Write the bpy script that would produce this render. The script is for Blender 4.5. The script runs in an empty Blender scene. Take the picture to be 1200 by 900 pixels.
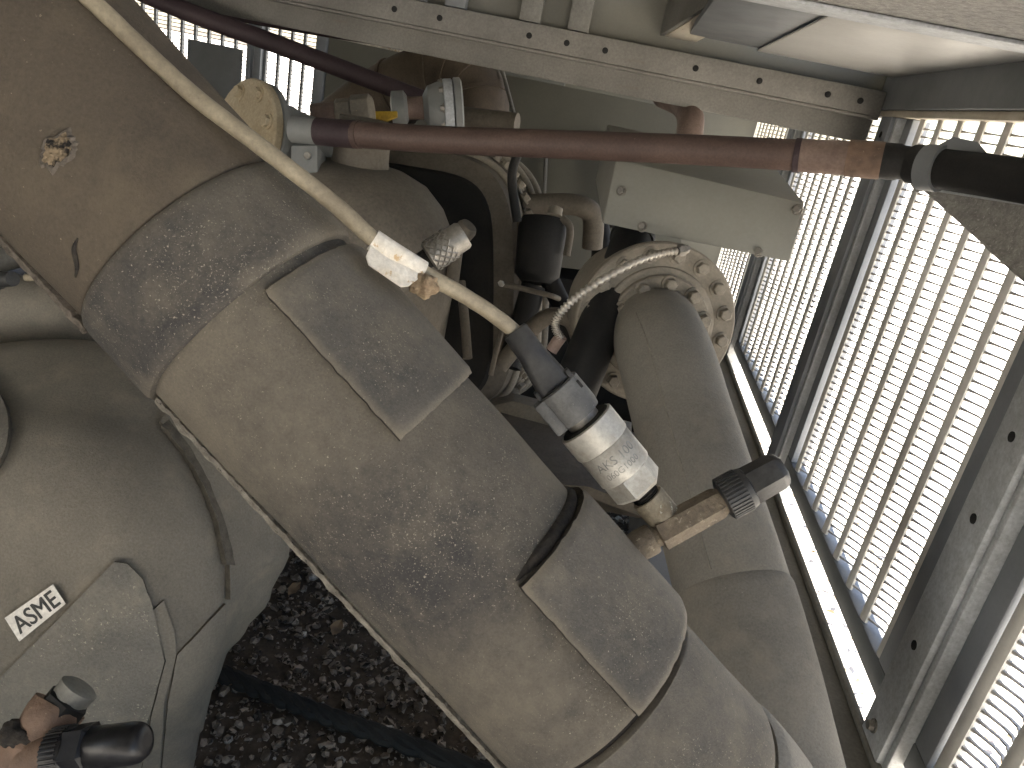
import bpy, bmesh, math, random
from mathutils import Vector, Matrix, noise
from mathutils.bvhtree import BVHTree
from mathutils.geometry import delaunay_2d_cdt
random.seed(7)
S = bpy.context.scene
COL = S.collection
PI = math.pi
R = math.radians

# ---------------------------------------------------------------- camera
# world: X towards the grille wall, Y along it, Z up, ground at z = 0
F = 900.0; HC = 0.75
Dc = Vector((-466, 2306, 900)).normalized()          # world down, in lens axes (right, down, forward)
Yc = Vector((145, -322, 900)); Yc = (Yc - Dc * Yc.dot(Dc)).normalized()
Xc = Dc.cross(Yc)
def l2w(v): return Vector((v.dot(Xc), v.dot(Yc), -v.dot(Dc)))
EYE = Vector((0, 0, HC))
cam_d = bpy.data.cameras.new('camera'); cam = bpy.data.objects.new('camera', cam_d); COL.objects.link(cam)
rx = l2w(Vector((1, 0, 0))); uy = l2w(Vector((0, -1, 0))); bz = l2w(Vector((0, 0, -1)))
cam.matrix_world = Matrix(((rx.x, uy.x, bz.x, EYE.x), (rx.y, uy.y, bz.y, EYE.y), (rx.z, uy.z, bz.z, EYE.z), (0, 0, 0, 1)))
cam_d.sensor_width = 36; cam_d.lens = 36 * F / 1200; cam_d.clip_start = 0.01; cam_d.clip_end = 500
S.camera = cam

# ---------------------------------------------------------------- light
SUN_EL, SUN_AZ = 58, 4                              # azimuth from +Y towards +X
w = bpy.data.worlds.new('World'); S.world = w; w.use_nodes = True
nt = w.node_tree; bg = nt.nodes['Background']
sky = nt.nodes.new('ShaderNodeTexSky'); sky.sky_type = 'NISHITA'; sky.sun_disc = False
sky.sun_elevation = R(SUN_EL); sky.sun_rotation = R(SUN_AZ)
nt.links.new(sky.outputs[0], bg.inputs[0]); bg.inputs[1].default_value = 0.05
sl = bpy.data.lights.new('sun', 'SUN'); sl.energy = 5.0; sl.angle = R(0.5); sl.color = (1, .95, .87)
so = bpy.data.objects.new('sun', sl); COL.objects.link(so)
to_sun = Vector((math.cos(R(SUN_EL)) * math.sin(R(SUN_AZ)), math.cos(R(SUN_EL)) * math.cos(R(SUN_AZ)), math.sin(R(SUN_EL))))
so.rotation_euler = to_sun.to_track_quat('Z', 'Y').to_euler(); so.location = to_sun * 20
S.view_settings.view_transform = 'Standard'; S.view_settings.look = 'None'
S.view_settings.exposure = 3.2; S.view_settings.gamma = 1.0
S.render.engine = 'CYCLES'
S.cycles.max_bounces = 10; S.cycles.diffuse_bounces = 6

def at(px, py, d):                                   # a point from where it shows and how far off it stands
    return EYE + l2w(Vector(((px - 600) / F, (py - 450) / F, 1)) * d)
def ray(px, py): return l2w(Vector(((px - 600) / F, (py - 450) / F, 1))).normalized()
def cdir(x, y, z): return l2w(Vector((x, y, z))).normalized()

# ---------------------------------------------------------------- materials
def mat(name, c1, c2=None, scale=25, rough=.75, metal=0, bump=.25, bscale=350, speck=None, sscale=420, sth=.66, lo=.35, hi=.65, streak=None, island=0, spec=.4, coat=0, dust=None, edge_wear_lit=None, grain=.2):
    m = bpy.data.materials.new(name); m.use_nodes = True
    t = m.node_tree; N = t.nodes; L = t.links; b = N['Principled BSDF']
    tc = N.new('ShaderNodeTexCoord')
    c2 = c2 or tuple(x * .75 for x in c1)
    n1 = N.new('ShaderNodeTexNoise'); n1.inputs['Scale'].default_value = scale; n1.inputs['Detail'].default_value = 9; n1.inputs['Roughness'].default_value = .62
    L.new(tc.outputs['Object'], n1.inputs['Vector'])
    r1 = N.new('ShaderNodeValToRGB'); r1.color_ramp.elements[0].position = lo; r1.color_ramp.elements[1].position = hi
    r1.color_ramp.elements[0].color = (*c1, 1); r1.color_ramp.elements[1].color = (*c2, 1)
    L.new(n1.outputs[0], r1.inputs[0]); out = r1.outputs[0]
    def mix(fac, a, col, mode='MIX'):
        x = N.new('ShaderNodeMix'); x.data_type = 'RGBA'; x.blend_type = mode
        L.new(fac, x.inputs[0]) if not isinstance(fac, float) else setattr(x.inputs[0], 'default_value', fac)
        L.new(a, x.inputs[6])
        if isinstance(col, tuple): x.inputs[7].default_value = (*col, 1)
        else: L.new(col, x.inputs[7])
        return x.outputs[2]
    nf = N.new('ShaderNodeTexNoise'); nf.inputs['Scale'].default_value = bscale; nf.inputs['Detail'].default_value = 6; nf.inputs['Roughness'].default_value = .7
    L.new(tc.outputs['Object'], nf.inputs['Vector'])
    # fine grain in the colour
    gr = N.new('ShaderNodeMapRange'); gr.inputs[1].default_value = .3; gr.inputs[2].default_value = .7; gr.inputs[3].default_value = 1 - grain; gr.inputs[4].default_value = 1 + grain
    L.new(nf.outputs[0], gr.inputs[0])
    out = mix(1.0, out, gr.outputs[0], 'MULTIPLY')
    if dust:                                          # settled dust in soft blotches
        col, ds, dlo, dhi, amt = dust
        nd = N.new('ShaderNodeTexNoise'); nd.inputs['Scale'].default_value = ds; nd.inputs['Detail'].default_value = 12; nd.inputs['Roughness'].default_value = .72
        L.new(tc.outputs['Object'], nd.inputs['Vector'])
        mr = N.new('ShaderNodeMapRange'); mr.inputs[1].default_value = dlo; mr.inputs[2].default_value = dhi; mr.inputs[4].default_value = amt
        L.new(nd.outputs[0], mr.inputs[0]); out = mix(mr.outputs[0], out, col)
    if edge_wear_lit:                                          # rubbed, dusty edges, paled to imitate light on the lips too
        col, p0, p1 = edge_wear_lit
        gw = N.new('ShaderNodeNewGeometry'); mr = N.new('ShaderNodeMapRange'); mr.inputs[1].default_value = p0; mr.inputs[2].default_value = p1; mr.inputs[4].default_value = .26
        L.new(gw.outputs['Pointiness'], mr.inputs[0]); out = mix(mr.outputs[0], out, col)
    if streak:
        col, ss, vec, th = streak
        mp = N.new('ShaderNodeMapping'); mp.inputs['Scale'].default_value = vec
        L.new(tc.outputs['Object'], mp.inputs[0])
        ns = N.new('ShaderNodeTexNoise'); ns.inputs['Scale'].default_value = ss; ns.inputs['Detail'].default_value = 5
        L.new(mp.outputs[0], ns.inputs['Vector'])
        mr = N.new('ShaderNodeMapRange'); mr.inputs[1].default_value = th; mr.inputs[2].default_value = th + .14
        L.new(ns.outputs[0], mr.inputs[0]); out = mix(mr.outputs[0], out, col)
    if speck:
        ns = N.new('ShaderNodeTexNoise'); ns.inputs['Scale'].default_value = sscale; ns.inputs['Detail'].default_value = 5; ns.inputs['Roughness'].default_value = .65; ns.inputs['Distortion'].default_value = .5
        L.new(tc.outputs['Object'], ns.inputs['Vector'])
        nz = N.new('ShaderNodeTexNoise'); nz.inputs['Scale'].default_value = scale * 1.7; nz.inputs['Detail'].default_value = 3
        L.new(tc.outputs['Object'], nz.inputs['Vector'])
        ad = N.new('ShaderNodeMath'); ad.operation = 'MULTIPLY_ADD'; ad.inputs[1].default_value = .22
        L.new(nz.outputs[0], ad.inputs[0]); L.new(ns.outputs[0], ad.inputs[2])
        mr = N.new('ShaderNodeMapRange'); mr.inputs[1].default_value = sth + .1; mr.inputs[2].default_value = sth + .16
        L.new(ad.outputs[0], mr.inputs[0]); out = mix(mr.outputs[0], out, speck)
    if island:
        g = N.new('ShaderNodeNewGeometry'); mr = N.new('ShaderNodeMapRange'); mr.inputs[3].default_value = 1 - island; mr.inputs[4].default_value = 1 + island
        L.new(g.outputs['Random Per Island'], mr.inputs[0]); out = mix(1.0, out, mr.outputs[0], 'MULTIPLY')
    L.new(out, b.inputs['Base Color'])
    rr = N.new('ShaderNodeMapRange'); rr.inputs[3].default_value = max(rough - .12, .05); rr.inputs[4].default_value = min(rough + .12, 1)
    L.new(n1.outputs[0], rr.inputs[0]); L.new(rr.outputs[0], b.inputs['Roughness'])
    b.inputs['Metallic'].default_value = metal; b.inputs['Specular IOR Level'].default_value = spec; b.inputs['Coat Weight'].default_value = coat
    if bump:
        bp = N.new('ShaderNodeBump'); bp.inputs['Strength'].default_value = bump; bp.inputs['Distance'].default_value = .0012
        su = N.new('ShaderNodeMath'); su.operation = 'MULTIPLY_ADD'; su.inputs[1].default_value = 1.5
        L.new(n1.outputs[0], su.inputs[0]); L.new(nf.outputs[0], su.inputs[2])
        L.new(su.outputs[0], bp.inputs['Height']); L.new(bp.outputs[0], b.inputs['Normal'])
    return m
TAN = (.42, .35, .26)
MT = dict(
    foam=mat('dusty_foam', (.14, .122, .096), (.044, .042, .042), 8, .85, 0, .6, 1000, (.32, .285, .23), 1300, .635, lo=.40, hi=.60, dust=((.21, .182, .138), 34, .44, .72, .6), edge_wear_lit=((.34, .28, .2), .53, .6)),
    foam_shaded=mat('brown_dusty_foam_shaded', (.085, .068, .05), (.05, .041, .033), 8, .85, 0, .6, 800, (.27, .22, .155), 700, .675, lo=.38, hi=.64, dust=((.145, .117, .08), 30, .46, .7, .6)),  # dusty foam darkened to imitate light falling off towards the upper left
    patch=mat('grey_dusty_foam', (.135, .12, .10), (.062, .059, .055), 11, .8, 0, .45, 1000, (.32, .285, .23), 1300, .645, lo=.38, hi=.62, dust=((.23, .197, .148), 26, .46, .72, .6), edge_wear_lit=((.36, .30, .21), .53, .6)),
    shell_edge=mat('cut_foam_edge', (.075, .067, .055), (.13, .115, .092), 120, .95, 0, .6, 700),
    foam_edge=mat('raw_foam_edge', (.018, .016, .015), (.05, .042, .034), 300, .95, 0, .8, 900),
    lip=mat('ragged_foam_lip', (.20, .17, .14), (.06, .05, .04), 160, .95, 0, 1.0, 900),
    lip_grey=mat('grey_foam_lip', (.30, .275, .235), (.12, .105, .085), 140, .95, 0, 1.0, 900, (.03, .027, .023), 500, .62),
    plastic_black=mat('shiny_black_plastic', (.008, .008, .010), (.016, .016, .018), 60, .35, 0, .12, 500, (.09, .085, .08), 500, .71),
    shell=mat('vessel_foam', (.225, .202, .165), (.158, .143, .118), 7, .8, 0, .4, 600, (.44, .40, .32), 700, .71, lo=.38, hi=.64, dust=((.32, .28, .215), 20, .52, .74, .6)),
    shell_rough=mat('vessel_foam_pitted', (.215, .198, .168), (.14, .132, .117), 16, .8, 0, .9, 500, (.46, .42, .33), 520, .64, dust=((.31, .28, .215), 24, .5, .7, .6)),
    riser=mat('riser_foam', (.222, .206, .178), (.158, .147, .128), 9, .8, 0, .35, 600, (.34, .31, .26), 700, .71, dust=((.30, .265, .21), 20, .5, .72, .5)),
    seamline=mat('seam_glue', (.26, .24, .2), (.18, .165, .14), 90, .85, 0, .3),
    tan=mat('torn_foam_core', (.40, .31, .2), (.2, .14, .09), 120, .95, 0, 1.0, 700),
    core=mat('torn_dark_core', (.02, .017, .015), (.28, .215, .14), 170, .95, 0, 1.0, 700, lo=.42, hi=.52),
    cable=mat('beige_cable', (.29, .25, .18), (.19, .16, .115), 50, .55, 0, .15, 500, (.12, .1, .075), 400, .66),
    white=mat('white_tape', (.74, .71, .66), (.55, .50, .42), 70, .55, 0, .2, 400, (.42, .3, .17), 160, .60),
    sticker=mat('white_sticker', (.78, .75, .70), (.66, .62, .56), 60, .5, 0, .1),
    ink=mat('black_ink', (.03, .03, .03), (.05, .05, .05), 60, .6, 0, 0),
    inkgrey=mat('grey_ink', (.16, .16, .155), (.26, .26, .25), 300, .6, 0, 0),
    plastic=mat('black_plastic', (.022, .022, .024), (.05, .05, .05), 90, .42, 0, .15, 600, (.16, .15, .14), 500, .70),
    plastic_grey=mat('dusty_plastic', (.12, .12, .118), (.075, .075, .076), 80, .55, 0, .2, 700, (.24, .23, .21), 600, .68),
    steel=mat('stainless', (.44, .425, .39), (.35, .335, .305), 60, .5, .4, .1, 500, (.26, .23, .185), 700, .67, dust=((.27, .24, .19), 90, .5, .7, .6)),
    steel_worn=mat('dull_steel', (.34, .32, .29), (.22, .205, .18), 90, .5, .7, .25, 500),
    brass=mat('tarnished_fitting', (.30, .27, .21), (.17, .14, .10), 110, .65, .35, .5, 500, (.5, .5, .44), 160, .62),
    rusty=mat('rusted_valve', (.215, .175, .13), (.10, .082, .065), 90, .85, .1, 1.0, 400, (.34, .29, .22), 420, .62, dust=((.30, .25, .18), 60, .5, .7, .7)),
    copper=mat('rust_copper', (.23, .15, .105), (.10, .07, .055), 50, .65, .15, .5, 400, (.33, .25, .18), 420, .66),
    redpipe=mat('brown_pipe', (.128, .085, .07), (.09, .06, .052), 16, .55, .1, .2, 400, (.26, .19, .15), 320, .70),
    redpipe_lt=mat('pale_brown_pipe', (.26, .19, .155), (.17, .12, .10), 22, .6, .1, .25, 400),
    purple=mat('dark_red_pipe', (.062, .042, .046), (.045, .03, .034), 14, .6, .1, .2),
    greypaint=mat('grey_paint', (.28, .285, .28), (.22, .225, .22), 14, .5, .05, .12, 300, grain=.05),
    box=mat('grey_green_paint', (.285, .28, .25), (.25, .245, .215), 6, .5, 0, .06, 250, (.2, .165, .13), 300, .74, streak=((.2, .16, .12), 9, (6, 1, 1), .74), grain=.05),
    cabinet=mat('olive_grey_paint', (.185, .18, .15), (.155, .15, .128), 5, .55, 0, .08, 250, grain=.05),
    galv=mat('galvanised_steel', (.50, .525, .55), (.40, .415, .43), 60, .5, .05, .2, 300, (.62, .63, .63), 420, .66),
    beam=mat('dirty_beam', (.225, .215, .195), (.165, .157, .142), 9, .6, .1, .25, 320, (.15, .125, .10), 420, .68, streak=((.17, .14, .11), 9, (1, 1, 6), .70)),
    rail=mat('blue_grey_rail', (.20, .21, .22), (.16, .168, .175), 12, .5, .1, .15, 300, grain=.05),
    post=mat('galv_post_shaded', (.26, .275, .30), (.21, .225, .245), 12, .5, .05, .15, 300, grain=.05),  # galvanised steel with shade and sky glare put into its blue-grey
    creampost=mat('cream_channel', (.62, .57, .47), (.46, .40, .31), 14, .6, 0, .2, 300, (.28, .2, .13), 90, .68, grain=.05),
    ceiling=mat('white_panel', (.58, .57, .54), (.50, .49, .465), 5, .42, 0, .05, 200, spec=.6, grain=.05),
    concrete=mat('pitted_galvanised', (.40, .385, .355), (.25, .24, .225), 140, .7, .05, .8, 420, (.52, .505, .47), 520, .6),
    rubber=mat('brown_rubber', (.09, .062, .05), (.06, .042, .036), 80, .8, 0, .4),
    wire=mat('grille_wire', (.42, .40, .37), (.32, .305, .28), 30, .6, 0, .1),
    rib=mat('grille_rib_bloom', (.72, .70, .66), (.62, .60, .56), 30, .6, 0, .1, grain=.05),  # whitened so the colour imitates bloom from the bright yard
    cream=mat('cream_flange', (.47, .40, .285), (.36, .29, .19), 24, .65, 0, .25, 300, (.34, .24, .15), 120, .66),
    casting=mat('dusty_casting', (.27, .24, .195), (.195, .172, .14), 16, .75, .05, .45, 260, (.36, .26, .17), 130, .68),
    boltgrey=mat('dusty_bolt', (.28, .25, .205), (.2, .178, .145), 60, .7, .1, .3),
    comp=mat('compressor_casting', (.14, .12, .095), (.09, .077, .062), 12, .75, .1, .4, 260, dust=((.21, .18, .14), 14, .5, .72, .6)),
    tank=mat('tank_paint', (.20, .175, .14), (.135, .118, .096), 10, .75, .05, .3, 260),
    dark=mat('dark_cover', (.016, .015, .014), (.026, .024, .021), 10, .8, 0, .3, spec=.2),
    black=mat('black_hose', (.013, .013, .013), (.024, .023, .022), 20, .65, 0, .2, 400, (.12, .105, .09), 500, .72, spec=.25),
    duct=mat('brown_duct', (.13, .10, .072), (.075, .058, .043), 9, .8, 0, .4),
    flex=mat('flex_conduit', (.50, .47, .42), (.36, .32, .27), 60, .45, .5, .1),
    yellow=mat('yellow_handle', (.55, .36, .04), (.4, .25, .04), 60, .5, 0, .1),
    base=mat('skid_paint', (.20, .195, .175), (.15, .145, .13), 10, .65, .05, .3, 260),
    soil=mat('dark_soil', (.12, .098, .077), (.07, .058, .046), 30, .95, 0, 1.0, 160, spec=.05),
    stone=mat('gravel_stone', (.24, .205, .17), (.12, .10, .083), 40, .95, 0, .6, 300, island=.8, spec=.1),
    stone_lt=mat('pale_pebble', (.34, .33, .31), (.24, .23, .22), 60, .9, 0, .6, 300, island=.4),
    leaf=mat('dry_leaf', (.25, .17, .10), (.15, .10, .06), 60, .85, 0, .4, 300, island=.4),
    yard=mat('pale_paving', (.73, .675, .595), (.61, .56, .485), 3, .9, 0, .3, 60, (.42, .32, .2), 14, .66),
    hole=mat('bolt_hole', (.012, .012, .012), (.02, .02, .02), 60, .9, 0, 0),
)

# ---------------------------------------------------------------- mesh helpers
def thing(name, label, cat, base, group=None):
    o = bpy.data.objects.new(name, None); COL.objects.link(o); o.location = base; o.empty_display_size = .02
    o['label'] = label; o['category'] = cat
    if group: o['group'] = group
    return o
def tag(o, label, cat, group=None):
    o['label'] = label; o['category'] = cat
    if group: o['group'] = group
    return o
def obj(name, vf, m, parent=None, ang=40, midx=None):
    v, f = vf; v = [Vector(p) for p in v]
    c = sum(v, Vector()) / len(v)
    me = bpy.data.meshes.new(name); me.from_pydata([p - c for p in v], [], f)
    ms = m if isinstance(m, (list, tuple)) else [m]
    for k in ms: me.materials.append(MT[k])
    if midx:
        for p, i in zip(me.polygons, midx): p.material_index = i
    bm = bmesh.new(); bm.from_mesh(me); bmesh.ops.recalc_face_normals(bm, faces=bm.faces); bm.to_mesh(me); bm.free()
    for p in me.polygons: p.use_smooth = True
    me.set_sharp_from_angle(angle=R(ang)); me.update()
    o = bpy.data.objects.new(name, me); COL.objects.link(o)
    link_to(o, c, parent); return o
def wpos(o):
    p = Vector(o.location)
    while o.parent: o = o.parent; p = p + Vector(o.location)
    return p
def link_to(o, c, parent):
    if parent: o.parent = parent; o.location = c - wpos(parent)
    else: o.location = c
def inst(name, me, mtx, parent):                      # a part that shares its mesh
    o = bpy.data.objects.new(name, me); COL.objects.link(o); o.parent = parent
    o.matrix_local = Matrix.Translation(-wpos(parent)) @ mtx
    return o
def join(*vfs):
    V, Fc = [], []
    for v, f in vfs:
        k = len(V); V += list(v); Fc += [[i + k for i in q] for q in f]
    return V, Fc
def catmull(P, k=8):
    P = [Vector(p) for p in P]; Q = [2 * P[0] - P[1]] + P + [2 * P[-1] - P[-2]]; out = []
    for i in range(1, len(Q) - 2):
        a, b, c, d = Q[i - 1:i + 3]
        for j in range(k):
            t = j / k
            out.append(.5 * ((2 * b) + (c - a) * t + (2 * a - 5 * b + 4 * c - d) * t * t + (3 * b - a - 3 * c + d) * t ** 3))
    return out + [P[-1]]
def perp(a):
    h = Vector((0, 0, 1)) if abs(a.z) < .9 else Vector((1, 0, 0))
    return a.cross(h).normalized()
def sweep(P, rad, n=20, wob=0, wsc=20, e1=None, closed_caps=True):
    P = [Vector(p) for p in P]; m = len(P); V = []; Fc = []
    T = [(P[min(i + 1, m - 1)] - P[max(i - 1, 0)]).normalized() for i in range(m)]
    e = e1 or perp(T[0])
    for i in range(m):
        e = (e - T[i] * e.dot(T[i])).normalized(); g = T[i].cross(e)
        r = rad[i] if isinstance(rad, (list, tuple)) else rad
        for j in range(n):
            a = 2 * PI * j / n; d = e * math.cos(a) + g * math.sin(a)
            rr = r + (wob * noise.noise((P[i] + d * r) * wsc) if wob else 0)
            V.append(P[i] + d * rr)
        if i:
            for j in range(n):
                Fc.append([(i - 1) * n + j, (i - 1) * n + (j + 1) % n, i * n + (j + 1) % n, i * n + j])
    if closed_caps:
        Fc.append(list(range(n))[::-1]); Fc.append([(m - 1) * n + j for j in range(n)])
    return V, Fc
def lathe(p0, axis, prof, n=32, roll=0, e1=None):     # prof: (distance along axis, radius)
    a = Vector(axis).normalized(); e = e1 or perp(a); e = (e - a * e.dot(a)).normalized(); g = a.cross(e); V = []; Fc = []
    for i, (t, r) in enumerate(prof):
        for j in range(n):
            q = 2 * PI * j / n + roll
            V.append(p0 + a * t + (e * math.cos(q) + g * math.sin(q)) * max(r, 1e-5))
        if i:
            for j in range(n): Fc.append([(i - 1) * n + j, (i - 1) * n + (j + 1) % n, i * n + (j + 1) % n, i * n + j])
    Fc.append(list(range(n))[::-1]); Fc.append([(len(prof) - 1) * n + j for j in range(n)])
    return V, Fc
def boxv(c, ax, dims, bev=0.0):
    bm = bmesh.new(); bmesh.ops.create_cube(bm, size=1)
    for v in bm.verts: v.co = Vector((v.co.x * dims[0], v.co.y * dims[1], v.co.z * dims[2]))
    if bev: bmesh.ops.bevel(bm, geom=list(bm.edges), offset=bev, segments=2, affect='EDGES', profile=.5)
    bm.verts.index_update()
    V = [c + ax[0] * v.co.x + ax[1] * v.co.y + ax[2] * v.co.z for v in bm.verts]
    Fc = [[v.index for v in f.verts] for f in bm.faces]; bm.free(); return V, Fc
WX = (Vector((1, 0, 0)), Vector((0, 1, 0)), Vector((0, 0, 1)))
def wbox(x0, x1, y0, y1, z0, z1, bev=.0015):          # z given from eye height
    return boxv(Vector(((x0 + x1) / 2, (y0 + y1) / 2, (z0 + z1) / 2 + HC)), WX, (x1 - x0, y1 - y0, z1 - z0), bev)
def prism(poly, vec, bev=0.0):
    bm = bmesh.new(); f = bm.faces.new([bm.verts.new(p) for p in poly])
    r = bmesh.ops.extrude_face_region(bm, geom=[f])
    for g in r['geom']:
        if isinstance(g, bmesh.types.BMVert): g.co += vec
    if bev: bmesh.ops.bevel(bm, geom=list(bm.edges), offset=bev, segments=2, affect='EDGES', profile=.5)
    bm.verts.index_update()
    V = [v.co.copy() for v in bm.verts]; Fc = [[v.index for v in f.verts] for f in bm.faces]; bm.free(); return V, Fc
def bolt_mesh(name, m, r, h):
    v, f = lathe(Vector((0, 0, 0)), (0, 0, 1), [(-.001, r * 1.32), (h * .22, r * 1.32), (h * .22, r)], 24)
    v2, f2 = lathe(Vector((0, 0, 0)), (0, 0, 1), [(h * .2, r), (h * .88, r), (h, r * .82)], 6)
    V, Fc = join((v, f), (v2, f2)); me = bpy.data.meshes.new(name); me.from_pydata(V, [], Fc); me.materials.append(MT[m]); return me
def face_mtx(p, nrm, roll=0): return Matrix.Translation(p) @ Vector(nrm).to_track_quat('Z', 'Y').to_matrix().to_4x4() @ Matrix.Rotation(roll, 4, 'Z')
def text_mesh(txt, size):
    c = bpy.data.curves.new('txt', 'FONT'); c.body = txt; c.size = size; c.align_x = 'CENTER'; c.align_y = 'CENTER'; c.resolution_u = 4
    o = bpy.data.objects.new('txt', c); COL.objects.link(o); bpy.context.view_layer.update()
    me = bpy.data.meshes.new_from_object(o)
    V = [v.co.copy() for v in me.vertices]; Fc = [list(p.vertices) for p in me.polygons]
    bpy.data.objects.remove(o); bpy.data.curves.remove(c); bpy.data.meshes.remove(me); return V, Fc

# ================================================================= setting
def struct(o): o['kind'] = 'structure'; return o
struct(obj('ground', ([(-60, -60, 0), (60, -60, 0), (60, 60, 0), (-60, 60, 0)], [[0, 1, 2, 3]]), 'soil'))
struct(obj('paved_yard', wbox(.46, 40, -30, 40, -HC + .001, -HC + .03, 0), 'yard'))
struct(obj('paved_yard', wbox(-40, .44, 2.75, 40, -HC + .001, -HC + .03, 0), 'yard'))
struct(obj('paved_yard', wbox(-40, -1.75, -30, 2.73, -HC + .001, -HC + .03, 0), 'yard'))
struct(obj('paved_yard', wbox(-1.74, .45, -30, -.6, -HC + .001, -HC + .03, 0), 'yard'))

def stone_cloud(n, box, smin, smax, seed):
    rnd = random.Random(seed); bm = bmesh.new(); bmesh.ops.create_icosphere(bm, subdivisions=1, radius=1)
    bv = [v.co.copy() for v in bm.verts]; bm.verts.index_update(); bf = [[v.index for v in f.verts] for f in bm.faces]; bm.free()
    V = []; Fc = []
    for k in range(n):
        s = smin + (smax - smin) * rnd.random() ** 3
        p = Vector((rnd.uniform(box[0], box[1]), rnd.uniform(box[2], box[3]), s * rnd.uniform(.1, .75)))
        M = Matrix.Rotation(rnd.uniform(0, 6.28), 3, 'Z') @ Matrix.Rotation(rnd.uniform(-.6, .6), 3, 'X')
        sc = Vector((rnd.uniform(.75, 1.3), rnd.uniform(.6, 1), rnd.uniform(.4, .8)))
        q = len(V)
        for b in bv:
            c = b * (1 + .35 * noise.noise(b * 1.7 + Vector((k * 3.1, 0, 0))))
            V.append(p + M @ Vector((c.x * sc.x, c.y * sc.y, c.z * sc.z)) * s)
        Fc += [[i + q for i in f] for f in bf]
    return V, Fc
for nm, n, s0, s1, m, lab in (('gravel', 17000, .0014, .0085, 'stone', 'dark wet-looking gravel covering the soil under the machine'),
                              ('pale_pebbles', 420, .002, .0095, 'stone_lt', 'pale pebbles sprinkled over the dark gravel')):
    g = obj(nm, stone_cloud(n, (-.75, .22, .4, 1.5), s0, s1, n), m, ang=25); g['kind'] = 'stuff'; tag(g, lab, 'gravel')
def leaf_vf(p, s, rz, tilt, rnd):
    M = Matrix.Rotation(rz, 3, 'Z') @ Matrix.Rotation(tilt, 3, 'X'); V = []
    for x, y, z in ((0, 0, 0), (.3, .22, .06), (.62, .2, .1), (1, 0, .02), (.62, -.2, .08), (.3, -.22, .05), (.5, 0, -.02)):
        V.append(p + M @ Vector(((x - .5) * s, y * s * rnd.uniform(.8, 1.2), z * s)))
    return V, [[0, 6, 1], [1, 6, 2], [2, 6, 3], [3, 6, 4], [4, 6, 5], [5, 6, 0]]
rnd = random.Random(3)
for k, (px, py, lab) in enumerate(((345, 690, 'brown dry leaf lying on the gravel close to the slanting pipe'), (395, 735, 'reddish dry leaf on gravel between the vessel and the pipe'), (285, 800, 'curled dry leaf on gravel beside the insulated vessel'))):
    r_ = ray(px, py); t = (HC - .014) / -r_.z
    tag(obj('dry_leaf', leaf_vf(EYE + r_ * t, .035, rnd.uniform(0, 6), .3, rnd), 'leaf'), lab, 'leaf')
lv = []
for k in range(1300):
    lv.append(leaf_vf(Vector(((.5 + 2.2 * rnd.random() ** 1.6) if k % 3 else rnd.uniform(.47, .75), rnd.uniform(.1, 4), .045)), rnd.uniform(.01, .024), rnd.uniform(0, 6.28), rnd.uniform(-.3, .3), rnd))
g = obj('leaf_litter', join(*lv), 'leaf'); g['kind'] = 'stuff'; tag(g, 'dry brown leaf litter strewn over the sunlit paving', 'leaves')
P_ = catmull([at(225, 838, .99), at(290, 858, .97), at(360, 880, .95), at(450, 905, .93), at(600, 960, .9)], 10)
for p in P_: p.z = .014
tw = []
for k in range(3):
    Q = []
    for i, p in enumerate(P_): a = i * .9 + k * 2.094; Q.append(p + Vector((math.sin(a) * .004, math.cos(a) * .004, math.sin(a + 1) * .003)))
    tw.append(sweep(catmull(Q, 3), .007, 8))
tag(obj('ground_cable', join(*tw), 'black'), 'dark twisted rope-like cable lying on the gravel', 'cable')

# ---------------------------------------------------------------- enclosure frame
fr = thing('steel_frame', 'grey steel frame of posts, rails and beams round the machine', 'frame', (.33, .58, HC - .6))
hole_me = bpy.data.meshes.new('bolt_hole'); hv, hf = lathe(Vector(), (0, 0, 1), [(-.002, .0042), (.0006, .0042)], 16); hole_me.from_pydata(hv, [], hf); hole_me.materials.append(MT['hole'])
fb = bolt_mesh('frame_bolt', 'steel_worn', .0048, .006)
def post(y, holes, pm='galv'):
    obj('post', join(wbox(.330, .368, y - .022, y + .022, -.52, .0535), ), pm, fr)
    obj('post_lip', wbox(.335, .368, y + .0225, y + .031, -.52, .0535, .002), 'galv', fr)
    obj('post_lip', wbox(.335, .368, y - .031, y - .0225, -.52, .0535, .002), 'galv', fr)
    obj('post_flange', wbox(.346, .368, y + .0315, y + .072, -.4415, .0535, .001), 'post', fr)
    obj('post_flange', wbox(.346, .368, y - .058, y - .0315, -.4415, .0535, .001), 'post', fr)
    for z in holes: inst('bolt_hole', hole_me, face_mtx(Vector((.3298, y, z + HC)), (-1, 0, 0)), fr)
post(.58, (-.173, -.245, -.37))
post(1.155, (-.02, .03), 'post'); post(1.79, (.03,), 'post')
post(-.02, ())
inst('bolt', fb, face_mtx(Vector((.3298, .583, HC - .463)), (-1, 0, 0)), fr)
obj('top_rail', wbox(.330, .368, -.6, 2.75, .063, .135), 'rail', fr)
obj('top_rail_lip', wbox(.337, .366, -.6, 2.75, .054, .0628), 'creampost', fr)
obj('bottom_rail', wbox(.346, .367, -.6, 2.75, -.468, -.442), 'rail', fr)
obj('base_tray', wbox(.15, .2978, -.6, 2.75, -.66, -.535), 'post', fr)
obj('base_beam', wbox(.298, .335, -.6, 2.75, -.62, -.488), 'base', fr)
obj('base_beam_lip', wbox(.328, .335, -.6, 2.75, -.4878, -.480), 'base', fr)
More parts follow.
